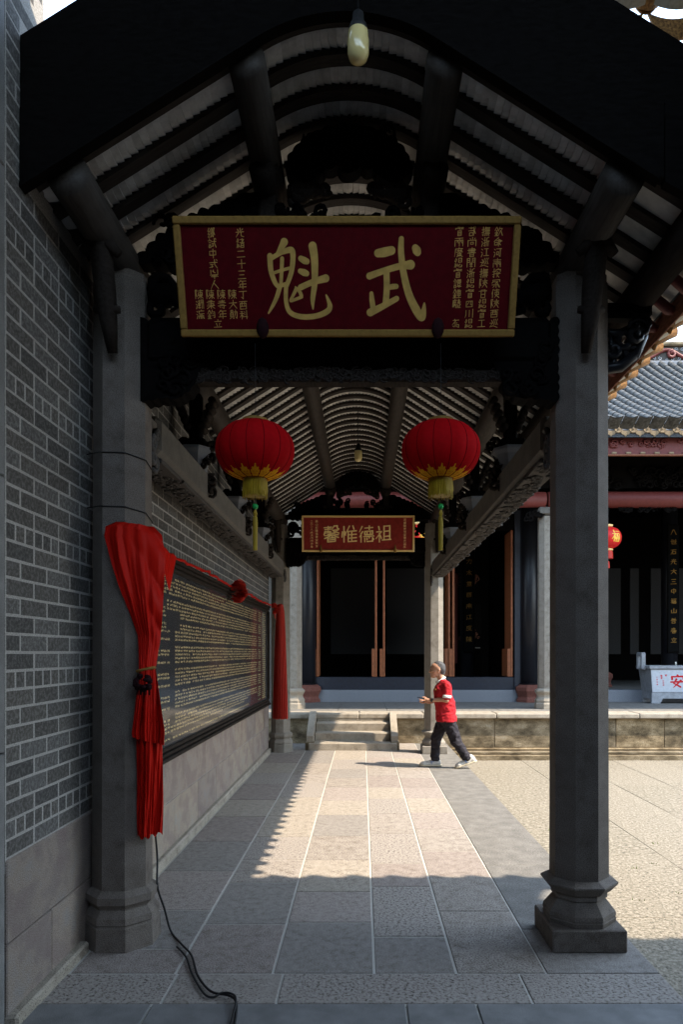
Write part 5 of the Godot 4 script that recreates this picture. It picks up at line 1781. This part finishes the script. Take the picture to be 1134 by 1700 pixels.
# ---------------------------------------------------------------- incense burner and other things of the hall
func build_burner() -> void:
	var b := thing("incense_burner", "pale marble incense burner box with red characters on the terrace", "incense burner", at(7.3, 0.57, 15.9))
	var taper := func(y0: float, y1: float, w0: float, w1: float, d0: float, d1: float) -> SurfaceTool:
		var st := sf()
		var q := []
		for k in [[-1, 1], [1, 1], [1, -1], [-1, -1]]:
			q.append([Vector3(k[0] * w0, y0, k[1] * d0), Vector3(k[0] * w1, y1, k[1] * d1)])
		var o := Vector3(0, (y0 + y1) * 0.5, 0)
		for i in 4:
			quad_out(st, q[i][0], q[(i + 1) % 4][0], q[(i + 1) % 4][1], q[i][1], o)
		quad_out(st, q[0][0], q[1][0], q[2][0], q[3][0], o)
		quad_out(st, q[0][1], q[1][1], q[2][1], q[3][1], o)
		return st
	obj("basin", taper.call(0.24, 0.77, 0.82, 0.875, 0.29, 0.345), mats.marble, b)
	var st := sf()
	box(st, Vector3(0, 0.81, 0), Vector3(1.84, 0.075, 0.77), 0.012)
	obj("rim", st, mats.marble, b)
	# foot with cut out between the legs
	st = sf()
	board(st, PackedVector2Array([Vector2(-0.83, 0.0), Vector2(-0.64, 0.0), Vector2(-0.58, 0.11), Vector2(0.58, 0.11), Vector2(0.64, 0.0), Vector2(0.83, 0.0), Vector2(0.83, 0.237), Vector2(-0.83, 0.237)]), -0.295, -0.20)
	board(st, PackedVector2Array([Vector2(-0.83, 0.0), Vector2(-0.64, 0.0), Vector2(-0.58, 0.11), Vector2(0.58, 0.11), Vector2(0.64, 0.0), Vector2(0.83, 0.0), Vector2(0.83, 0.237), Vector2(-0.83, 0.237)]), 0.20, 0.295)
	for s in [-1.0, 1.0]:
		box(st, Vector3(0.80 * s, 0.17, 0), Vector3(0.05, 0.13, 0.398))
	obj("foot", st, mats.marble, b)
	# loop handles at the ends
	for s in [-1.0, 1.0]:
		st = sf()
		for z in [-0.115, 0.115]:
			box(st, Vector3(s * 0.955, 0.94, z), Vector3(0.10, 0.36, 0.075), 0.014)
		box(st, Vector3(s * 0.955, 1.10, 0), Vector3(0.098, 0.09, 0.30), 0.02)
		box(st, Vector3(s * 0.93, 0.775, 0), Vector3(0.06, 0.05, 0.30), 0.008)
		obj("handle", st, mats.marble, b)
	# painted writing
	paper(1024, 320)
	write("安", 250, 80, 170, 170, 13, 0.03)
	write("平", 590, 80, 170, 170, 13, 0.03)
	column("宗祠", 190, 70, 34, 26, 26, 2.2)
	column("福善", 130, 74, 34, 24, 24, 2.2)
	column("山石村", 150, 150, 30, 20, 20, 1.8)
	column("三善世春", 70, 100, 34, 21, 19, 1.25)
	var face := sheet_mat("burner_print", printed(lin(0.42, 0.435, 0.46), lin(0.45, 0.01, 0.015), 0.03), 0.5, 0.3)
	obj("inscription", sheet(Vector3(-0.815, 0.26, 0.297), Vector3(0.815, 0.26, 0.297), Vector3(0.868, 0.755, 0.346), Vector3(-0.868, 0.755, 0.346)), face, b)
	st = sf(true)
	lathe(st, [Vector2(0.016, 0.0), Vector2(0.012, 0.03), Vector2(0.02, 0.075), Vector2(0.014, 0.08)], 10, Vector3.ZERO)
	var cup := obj("candle_cup", st, mats.white_plastic, null, at(7.07, 1.418, 15.75))
	tag(cup, "tiny cream candle cup standing on the rim of the incense burner", "cup")

func build_hall_things() -> void:
	# altar table with tablet and cushion
	var t := thing("side_table", "dark wooden side table inside the hall behind the near pillar", "table", at(5.95, 0.8, 18.2))
	var st := sf()
	box(st, Vector3(0, 0.72, 0), Vector3(0.75, 0.06, 0.5), 0.01)
	obj("top", st, mats.dark_wood, t)
	for x in [-0.33, 0.33]:
		for z in [-0.2, 0.2]:
			st = sf()
			box(st, Vector3(x, 0.345, z), Vector3(0.06, 0.69, 0.06), 0.006)
			obj("leg", st, mats.dark_wood, t)
	st = sf()
	box(st, Vector3(0, 0.60, 0.2), Vector3(0.62, 0.08, 0.03))
	obj("apron", st, mats.dark_wood, t)
	paper(96, 128)
	for k in 4:
		column("山石木中"[k], 18 + 20 * k, 22, 20, 14, 14, 1.5)
		column("大立人三"[k], 18 + 20 * k, 62, 20, 14, 14, 1.5)
	var face := sheet_mat("card_print", printed(lin(0.42, 0.35, 0.25), lin(0.08, 0.06, 0.05)), 0.7, 0.3)
	var card := thing("notice_card", "small cream notice card standing on the dark side table", "card", at(5.95, 1.55, 18.2))
	st = sf()
	box(st, Vector3(0, 0.18, -0.01), Vector3(0.32, 0.36, 0.016), 0.004)
	obj("back", st, mats.white_plastic, card)
	obj("print", sheet(Vector3(-0.15, 0.015, 0.002), Vector3(0.15, 0.015, 0.002), Vector3(0.15, 0.35, 0.002), Vector3(-0.15, 0.35, 0.002)), face, card)
	st = sf(true)
	lump(st, Vector3.ZERO, Vector3(0.34, 0.15, 0.28), 14)
	var cu := obj("cushion", st, mats.red_paint, null, at(5.8, 0.92, 17.5))
	tag(cu, "dull red kneeling cushion on the hall floor before the side table", "cushion")
	# couplet boards on the inner columns
	var words := ["八世石光大三中福山善春立", "二〇力木重西南江慶陳"]
	var k := 0
	for q in [[7.98, 17.9, "black couplet board with a column of gold characters inside the hall, above the incense burner"], [2.9, 19.0, "black couplet board with faint gold characters deep inside the right door opening"]]:
		paper(64, 900)
		column(words[k], 32, 26, 850.0 / words[k].length(), 34, 36, 2.4)
		var pm := sheet_mat("couplet_print%d" % k, printed(lin(0.006, 0.006, 0.006), lin(0.24, 0.13, 0.035)), 0.7, 0.08)
		var c := thing("couplet_board", q[2], "couplet", at(q[0], 1.75, q[1]), "couplet boards in the hall")
		st = sf()
		box(st, Vector3(0, 1.6, -0.025), Vector3(0.30, 3.3, 0.04), 0.006)
		obj("board", st, mats.black_wood, c)
		obj("print", sheet(Vector3(-0.13, 0.0, -0.001), Vector3(0.13, 0.0, -0.001), Vector3(0.13, 3.2, -0.001), Vector3(-0.13, 3.2, -0.001)), pm, c)
		st = sf(true)
		tube(st, [Vector3(0, -0.95, -0.25), Vector3(0, 2.0, -0.25), Vector3(0, 4.0, -0.25)], 0.2, 16)
		obj("column", st, mats.lacquer, c)
		k += 1
	# gilt altar things in the right door opening
	var a := thing("altar", "gilded dark altar glimpsed through the right door opening of the hall", "altar", at(3.0, 0.8, 20.6))
	st = sf()
	box(st, Vector3(0, 0.5, 0), Vector3(1.0, 1.0, 0.6), 0.02)
	box(st, Vector3(0, 1.9, -0.25), Vector3(1.1, 0.9, 0.06), 0.02)
	obj("body", st, mats.black_wood, a)
	st = sf(true)
	carve(st, Vector3(0.1, 1.5, 0.1), 0.6, 0.5, 14, 0.07)
	carve(st, Vector3(0.0, 3.0, 0.1), 0.9, 0.3, 16, 0.08)
	obj("gilding", st, mats.red_brown, a)
	st = sf()
	box(st, Vector3(0.25, 1.05, 0.32), Vector3(0.34, 0.03, 0.03))
	box(st, Vector3(0.18, 1.55, 0.3), Vector3(0.12, 0.4, 0.03))
	obj("tablet", st, mats.white_plastic, a)
	st = sf()
	tri(st, Vector3(-0.5, 3.2, 0.4), Vector3(-0.42, 0.6, 0.4), Vector3(-0.25, 3.2, 0.4))
	tri(st, Vector3(-0.42, 0.6, 0.4), Vector3(-0.25, 0.6, 0.4), Vector3(-0.25, 3.2, 0.4))
	obj("ribbon", st, mats.red_paint, a)

# ---------------------------------------------------------------- a body from joined tapered capsules, meshed with surface nets
func blob(st: SurfaceTool, prims: Array, cell: float, k: float, floor_y := -10.0, roof_y_ := 10.0, crease := 0.0, cs := Vector3.ONE) -> void:
	var lo := Vector3(9, 9, 9)
	var hi := -lo
	for p in prims:
		var r: float = maxf(p[2], p[3]) + cell * 3.0
		for e in [p[0], p[1]]:
			lo = lo.min(e - Vector3.ONE * r)
			hi = hi.max(e + Vector3.ONE * r)
	var nx := int((hi.x - lo.x) / cell) + 2
	var ny := int((hi.y - lo.y) / cell) + 2
	var nz := int((hi.z - lo.z) / cell) + 2
	var g := PackedFloat32Array()
	g.resize(nx * ny * nz)
	g.fill(1.0)
	for p in prims:
		var a: Vector3 = p[0]
		var ab: Vector3 = p[1] - a
		var l2 := maxf(ab.length_squared(), 1e-9)
		var r := maxf(p[2], p[3]) + k + cell * 1.5
		var i0 := ((a.min(p[1]) - Vector3.ONE * r - lo) / cell).floor()
		var i1 := ((a.max(p[1]) + Vector3.ONE * r - lo) / cell).ceil()
		for z in range(maxi(0, int(i0.z)), mini(nz, int(i1.z) + 1)):
			for y in range(maxi(0, int(i0.y)), mini(ny, int(i1.y) + 1)):
				var at0 := (z * ny + y) * nx
				for x in range(maxi(0, int(i0.x)), mini(nx, int(i1.x) + 1)):
					var q := lo + Vector3(x, y, z) * cell - a
					var t := clampf(q.dot(ab) / l2, 0.0, 1.0)
					var d: float = (q - ab * t).length() - lerpf(p[2], p[3], t)
					var o := g[at0 + x]
					var h := maxf(k - absf(o - d), 0.0) / k
					g[at0 + x] = minf(o, d) - h * h * k * 0.25
	if floor_y > -9.0 or roof_y_ < 9.0:
		for z in nz:
			for y in ny:
				var wy := lo.y + y * cell
				var c := maxf(floor_y - wy, wy - roof_y_)
				if c > -0.1:
					for x in nx:
						var n := (z * ny + y) * nx + x
						g[n] = maxf(g[n], c)
	if crease > 0.0:
		var f := FastNoiseLite.new()
		f.seed = 9
		f.frequency = 1.0
		f.fractal_octaves = 2
		for z in nz:
			for y in ny:
				for x in nx:
					var n := (z * ny + y) * nx + x
					if absf(g[n]) < 0.05:
						var q := (lo + Vector3(x, y, z) * cell) * cs
						g[n] += crease * (absf(f.get_noise_3dv(q)) * 2.0 - 0.4)
	var vert := {}
	var off := [0, 1, nx, nx + 1, nx * ny, nx * ny + 1, nx * ny + nx, nx * ny + nx + 1]
	var edges := [[0, 1], [2, 3], [4, 5], [6, 7], [0, 2], [1, 3], [4, 6], [5, 7], [0, 4], [1, 5], [2, 6], [3, 7]]
	for z in nz - 1:
		for y in ny - 1:
			for x in nx - 1:
				var n := (z * ny + y) * nx + x
				var neg := 0
				for o in off:
					if g[n + o] < 0.0:
						neg += 1
				if neg == 0 or neg == 8:
					continue
				var s := Vector3.ZERO
				var m := 0
				for e in edges:
					var va := g[n + off[e[0]]]
					var vb := g[n + off[e[1]]]
					if (va < 0.0) != (vb < 0.0):
						var t := va / (va - vb)
						var pa := Vector3(e[0] & 1, (e[0] >> 1) & 1, e[0] >> 2)
						var pb := Vector3(e[1] & 1, (e[1] >> 1) & 1, e[1] >> 2)
						s += pa.lerp(pb, t)
						m += 1
				vert[n] = lo + (Vector3(x, y, z) + s / m) * cell
	var step := [1, nx, nx * ny]
	for n in vert:
		for ax in 3:
			var u: int = step[(ax + 1) % 3]
			var v: int = step[(ax + 2) % 3]
			var ga := g[n]
			var gb := g[n + step[ax]]
			if (ga < 0.0) == (gb < 0.0):
				continue
			if not (vert.has(n - u) and vert.has(n - v) and vert.has(n - u - v)):
				continue
			if ga < 0.0:
				quad(st, vert[n - u - v], vert[n - v], vert[n], vert[n - u])
			else:
				quad(st, vert[n - u - v], vert[n - u], vert[n], vert[n - v])

func build_person() -> void:
	var P := thing("person", "grey haired person in red polo shirt and black trousers walking left, looking ahead", "person", at(1.2, 0.0, 10.38))
	var V := func(x: float, y: float, z: float) -> Vector3: return Vector3(x, y, z)
	# --- body: one continuous skin
	var st := sf(true)
	var body := [
		[Vector3(-0.05, 1.38, 0), Vector3(0.0, 1.25, 0), 0.052, 0.06],
		[Vector3(0.02, 1.22, -0.13), Vector3(0.02, 1.22, 0.13), 0.055, 0.055],
		[Vector3(-0.01, 1.14, -0.06), Vector3(0.03, 0.92, -0.06), 0.10, 0.11], [Vector3(-0.01, 1.14, 0.06), Vector3(0.03, 0.92, 0.06), 0.10, 0.11],
		[Vector3(0.04, 0.78, -0.05), Vector3(0.04, 0.78, 0.05), 0.11, 0.11],
		[Vector3(0.035, 1.20, 0.19), Vector3(0.022, 1.02, 0.215), 0.044, 0.038], [Vector3(0.022, 1.02, 0.215), Vector3(-0.20, 1.005, 0.10), 0.038, 0.025],
		[Vector3(0.035, 1.20, -0.19), Vector3(0.02, 1.02, -0.21), 0.044, 0.038], [Vector3(0.02, 1.02, -0.21), Vector3(-0.19, 0.965, -0.05), 0.038, 0.025],
		[Vector3(0.03, 0.74, -0.08), Vector3(-0.105, 0.41, -0.085), 0.075, 0.052], [Vector3(-0.105, 0.41, -0.085), Vector3(-0.112, 0.09, -0.085), 0.05, 0.036],
		[Vector3(0.06, 0.74, 0.08), Vector3(0.18, 0.40, 0.085), 0.075, 0.052], [Vector3(0.18, 0.40, 0.085), Vector3(0.355, 0.13, 0.085), 0.05, 0.036]]
	blob(st, body, 0.013, 0.03)
	var head := [
		[Vector3(-0.080, 1.478, -0.012), Vector3(-0.080, 1.478, 0.012), 0.083, 0.083], [Vector3(-0.105, 1.480, 0), Vector3(-0.06, 1.47, 0), 0.078, 0.08],
		[Vector3(-0.125, 1.435, -0.012), Vector3(-0.125, 1.435, 0.012), 0.060, 0.060], [Vector3(-0.135, 1.375, 0), Vector3(-0.12, 1.39, 0), 0.046, 0.055],
		[Vector3(-0.163, 1.352, 0), Vector3(-0.155, 1.356, 0), 0.022, 0.025],
		[Vector3(-0.184, 1.455, 0), Vector3(-0.203, 1.418, 0), 0.008, 0.013], [Vector3(-0.190, 1.412, -0.011), Vector3(-0.190, 1.412, 0.011), 0.009, 0.009],
		[Vector3(-0.178, 1.470, -0.03), Vector3(-0.178, 1.470, 0.03), 0.012, 0.012],
		[Vector3(-0.181, 1.386, -0.014), Vector3(-0.181, 1.386, 0.014), 0.008, 0.008], [Vector3(-0.179, 1.374, -0.012), Vector3(-0.179, 1.374, 0.012), 0.008, 0.008],
		[Vector3(-0.155, 1.425, 0.045), Vector3(-0.13, 1.42, 0.055), 0.018, 0.02], [Vector3(-0.155, 1.425, -0.045), Vector3(-0.13, 1.42, -0.055), 0.018, 0.02],
		[Vector3(-0.070, 1.455, 0.083), Vector3(-0.078, 1.415, 0.078), 0.013, 0.009], [Vector3(-0.070, 1.455, -0.083), Vector3(-0.078, 1.415, -0.078), 0.013, 0.009],
		[Vector3(-0.06, 1.40, 0), Vector3(-0.02, 1.30, 0), 0.055, 0.056]]
	blob(st, head, 0.0055, 0.014)
	for s in [1.0, -1.0]:
		# palm, four fingers curled round the phone and a thumb on top
		var w := Vector3(-0.20, 1.005, 0.10) if s > 0 else Vector3(-0.19, 0.965, -0.05)
		var palm := Vector3(-0.275, 1.008, 0.055) if s > 0 else Vector3(-0.265, 0.975, -0.012)
		var hand := [[w, w.lerp(palm, 0.5), 0.025, 0.026], [w.lerp(palm, 0.5) + Vector3(0, 0, 0.014), palm + Vector3(0, 0.004, 0.016), 0.022, 0.020], [w.lerp(palm, 0.5) - Vector3(0, 0, 0.014), palm - Vector3(0, -0.004, 0.018), 0.022, 0.019]]
		for f in 4:
			var z := 0.032 - 0.021 * f
			var b := palm + Vector3(-0.008, -0.002 - 0.004 * absf(f - 1.5), z)
			var len: float = [0.072, 0.082, 0.077, 0.06][f]
			var m1 := b + Vector3(-len * 0.48, -0.004 if s > 0 else -0.012, -0.004)
			var m2 := m1 + Vector3(-len * 0.34, 0.008 if s > 0 else 0.012, -0.006)
			var m3 := m2 + Vector3(-len * 0.16, 0.012, -0.008)
			hand.append([b, m1, 0.0098, 0.009])
			hand.append([m1, m2, 0.009, 0.008])
			hand.append([m2, m3, 0.008, 0.007])
		var tb := w.lerp(palm, 0.55) + Vector3(0, 0.012, -0.028 * s)
		hand.append([tb, tb + Vector3(-0.035, 0.022, -0.012 * s), 0.013, 0.011])
		hand.append([tb + Vector3(-0.035, 0.022, -0.012 * s), tb + Vector3(-0.068, 0.026, -0.004 * s), 0.0105, 0.009])
		blob(st, hand, 0.0035, 0.008)
	obj("body", st, mats.skin, P)
	# --- hair, cropped
	st = sf(true)
	blob(st, [[Vector3(-0.066, 1.492, -0.010), Vector3(-0.066, 1.492, 0.010), 0.083, 0.083], [Vector3(-0.092, 1.512, 0), Vector3(-0.05, 1.485, 0), 0.062, 0.078], [Vector3(-0.035, 1.45, -0.02), Vector3(-0.035, 1.45, 0.02), 0.062, 0.062], [Vector3(-0.03, 1.40, 0), Vector3(-0.03, 1.43, 0), 0.052, 0.055]], 0.005, 0.02, 1.375, 10.0, 0.006, Vector3(40, 40, 40))
	var hair := obj("hair", st, mats.hair_grey, P, Vector3(0.004, 0.002, 0))
	st = sf(true)
	for s in [-1.0, 1.0]:
		lump(st, Vector3(-0.184, 1.452, 0.031 * s), Vector3(0.006, 0.005, 0.010), 6)
	obj("eye", st, mats.eye_dark, P)
	st = sf(true)
	for s in [-1.0, 1.0]:
		tube(st, [Vector3(-0.188, 1.474, 0.014 * s), Vector3(-0.186, 1.479, 0.034 * s), Vector3(-0.172, 1.474, 0.052 * s)], [0.004, 0.005, 0.003], 5)
	obj("eyebrow", st, mats.hair_grey, P)
	# --- polo shirt
	st = sf(true)
	blob(st, [
		[Vector3(0.02, 1.225, -0.135), Vector3(0.02, 1.225, 0.135), 0.068, 0.068], [Vector3(-0.015, 1.255, -0.04), Vector3(-0.015, 1.255, 0.04), 0.066, 0.066],
		[Vector3(-0.015, 1.13, -0.075), Vector3(0.02, 0.93, -0.075), 0.122, 0.135], [Vector3(-0.015, 1.13, 0.075), Vector3(0.02, 0.93, 0.075), 0.122, 0.135],
		[Vector3(0.03, 0.93, -0.06), Vector3(0.045, 0.66, -0.06), 0.140, 0.150], [Vector3(0.03, 0.93, 0.06), Vector3(0.045, 0.66, 0.06), 0.140, 0.150],
		[Vector3(0.04, 1.205, 0.185), Vector3(0.028, 1.055, 0.205), 0.062, 0.066], [Vector3(0.04, 1.205, -0.185), Vector3(0.025, 1.055, -0.205), 0.062, 0.066],
		[Vector3(0.075, 1.16, 0.16), Vector3(0.10, 0.80, 0.115), 0.026, 0.03], [Vector3(0.13, 0.98, -0.02), Vector3(0.165, 0.70, 0.05), 0.022, 0.03],
		[Vector3(-0.06, 0.98, 0.15), Vector3(-0.03, 0.72, 0.165), 0.018, 0.028]], 0.010, 0.03, 0.69, 10.0, 0.012, Vector3(7, 10, 6))
	obj("polo_shirt", st, mats.polo_red, P)
	for s in [1.0, -1.0]:
		st = sf(true)
		tube(st, [Vector3(0.031, 1.082, 0.204 * s), Vector3(0.028, 1.056, 0.207 * s), Vector3(0.027, 1.040, 0.209 * s)], [0.068, 0.0695, 0.066], 16)
		obj("sleeve_trim", st, mats.white_cloth, P)
	st = sf(true)
	var ring := []
	var rr := []
	for k in 21:
		var t := lerpf(-2.75, 2.75, k / 20.0)
		ring.append(Vector3(-0.042 + 0.066 * cos(t), 1.300 + 0.042 * cos(t), 0.072 * sin(t)))
		rr.append(0.017)
	tube(st, ring, rr, 8, true, 0.5)
	obj("collar", st, mats.white_cloth, P)
	st = sf(true)
	lump(st, Vector3(-0.125, 1.16, 0.115), Vector3(0.012, 0.018, 0.016), 6)
	obj("chest_badge", st, mats.gold, P)
	# --- trousers
	st = sf(true)
	blob(st, [
		[Vector3(0.045, 0.745, -0.06), Vector3(0.045, 0.745, 0.06), 0.125, 0.125],
		[Vector3(0.02, 0.70, -0.08), Vector3(-0.10, 0.41, -0.085), 0.105, 0.076], [Vector3(-0.10, 0.41, -0.085), Vector3(-0.108, 0.13, -0.085), 0.076, 0.062],
		[Vector3(-0.115, 0.16, -0.085), Vector3(-0.105, 0.115, -0.085), 0.066, 0.058],
		[Vector3(0.07, 0.70, 0.08), Vector3(0.18, 0.40, 0.085), 0.108, 0.080], [Vector3(0.18, 0.40, 0.085), Vector3(0.325, 0.175, 0.085), 0.078, 0.064],
		[Vector3(0.31, 0.20, 0.085), Vector3(0.345, 0.155, 0.085), 0.067, 0.058], [Vector3(0.21, 0.33, 0.13), Vector3(0.15, 0.38, 0.14), 0.03, 0.025]], 0.010, 0.025, 0.085, 10.0, 0.014, Vector3(6, 9, 6))
	obj("trousers", st, mats.trouser, P)
	# --- shoes
	for s in [1.0, -1.0]:
		var sh := Node3D.new()
		sh.name = numbered(P, "shoe")
		P.add_child(sh)
		st = sf(true)
		blob(st, [[Vector3(0.10, 0.055, 0), Vector3(0.02, 0.05, 0), 0.046, 0.046], [Vector3(0.02, 0.048, 0), Vector3(-0.12, 0.032, 0), 0.046, 0.040], [Vector3(-0.12, 0.03, 0.006), Vector3(-0.145, 0.03, 0.004), 0.041, 0.034], [Vector3(0.085, 0.095, 0), Vector3(0.03, 0.085, 0), 0.040, 0.038]], 0.007, 0.02, 0.022)
		obj("upper", st, mats.shoe_white, sh)
		st = sf(true)
		blob(st, [[Vector3(0.11, 0.02, 0), Vector3(0.0, 0.02, 0), 0.048, 0.046], [Vector3(0.0, 0.02, 0), Vector3(-0.13, 0.022, 0), 0.046, 0.046], [Vector3(-0.13, 0.022, 0.003), Vector3(-0.150, 0.024, 0.003), 0.044, 0.038]], 0.007, 0.015, 0.001, 0.028)
		obj("sole", st, mats.shoe_sole, sh)
		st = sf()
		for k in 3:
			box(st, Vector3(-0.005 + 0.022 * k, 0.058, 0.0455 - 0.001 * k), Vector3(0.011, 0.045, 0.006), 0.002, Basis(Vector3.BACK, 0.35))
		obj("stripe", st, mats.shoe_blue, sh)
		st = sf(true)
		for k in 4:
			tube(st, [Vector3(-0.03 - 0.018 * k, 0.092 - 0.006 * k, -0.02), Vector3(-0.03 - 0.018 * k, 0.098 - 0.006 * k, 0), Vector3(-0.03 - 0.018 * k, 0.092 - 0.006 * k, 0.02)], 0.004, 5)
		obj("lace", st, mats.white_cloth, sh)
		if s > 0:
			sh.position = Vector3(0.345, 0.052, 0.085)
			sh.rotation.z = 0.33
		else:
			sh.position = Vector3(-0.165, 0.004, -0.085)
	st = sf(true)
	tube(st, [Vector3(-0.165, 1.006, 0.120), Vector3(-0.190, 1.005, 0.106)], 0.029, 14)
	lump(st, Vector3(-0.172, 1.014, 0.143), Vector3(0.017, 0.017, 0.008), 8)
	obj("watch", st, mats.watch_dark, P)
	# --- the phone
	st = sf()
	box(st, Vector3.ZERO, Vector3(0.15, 0.009, 0.072), 0.003, Basis(Vector3.BACK, -0.16))
	var ph := obj("mobile_phone", st, mats.phone_black, null, at(1.2, 0, 10.38) + Vector3(-0.315, 1.032, 0.03))
	tag(ph, "black mobile phone held flat in the hands of the walking person", "phone")
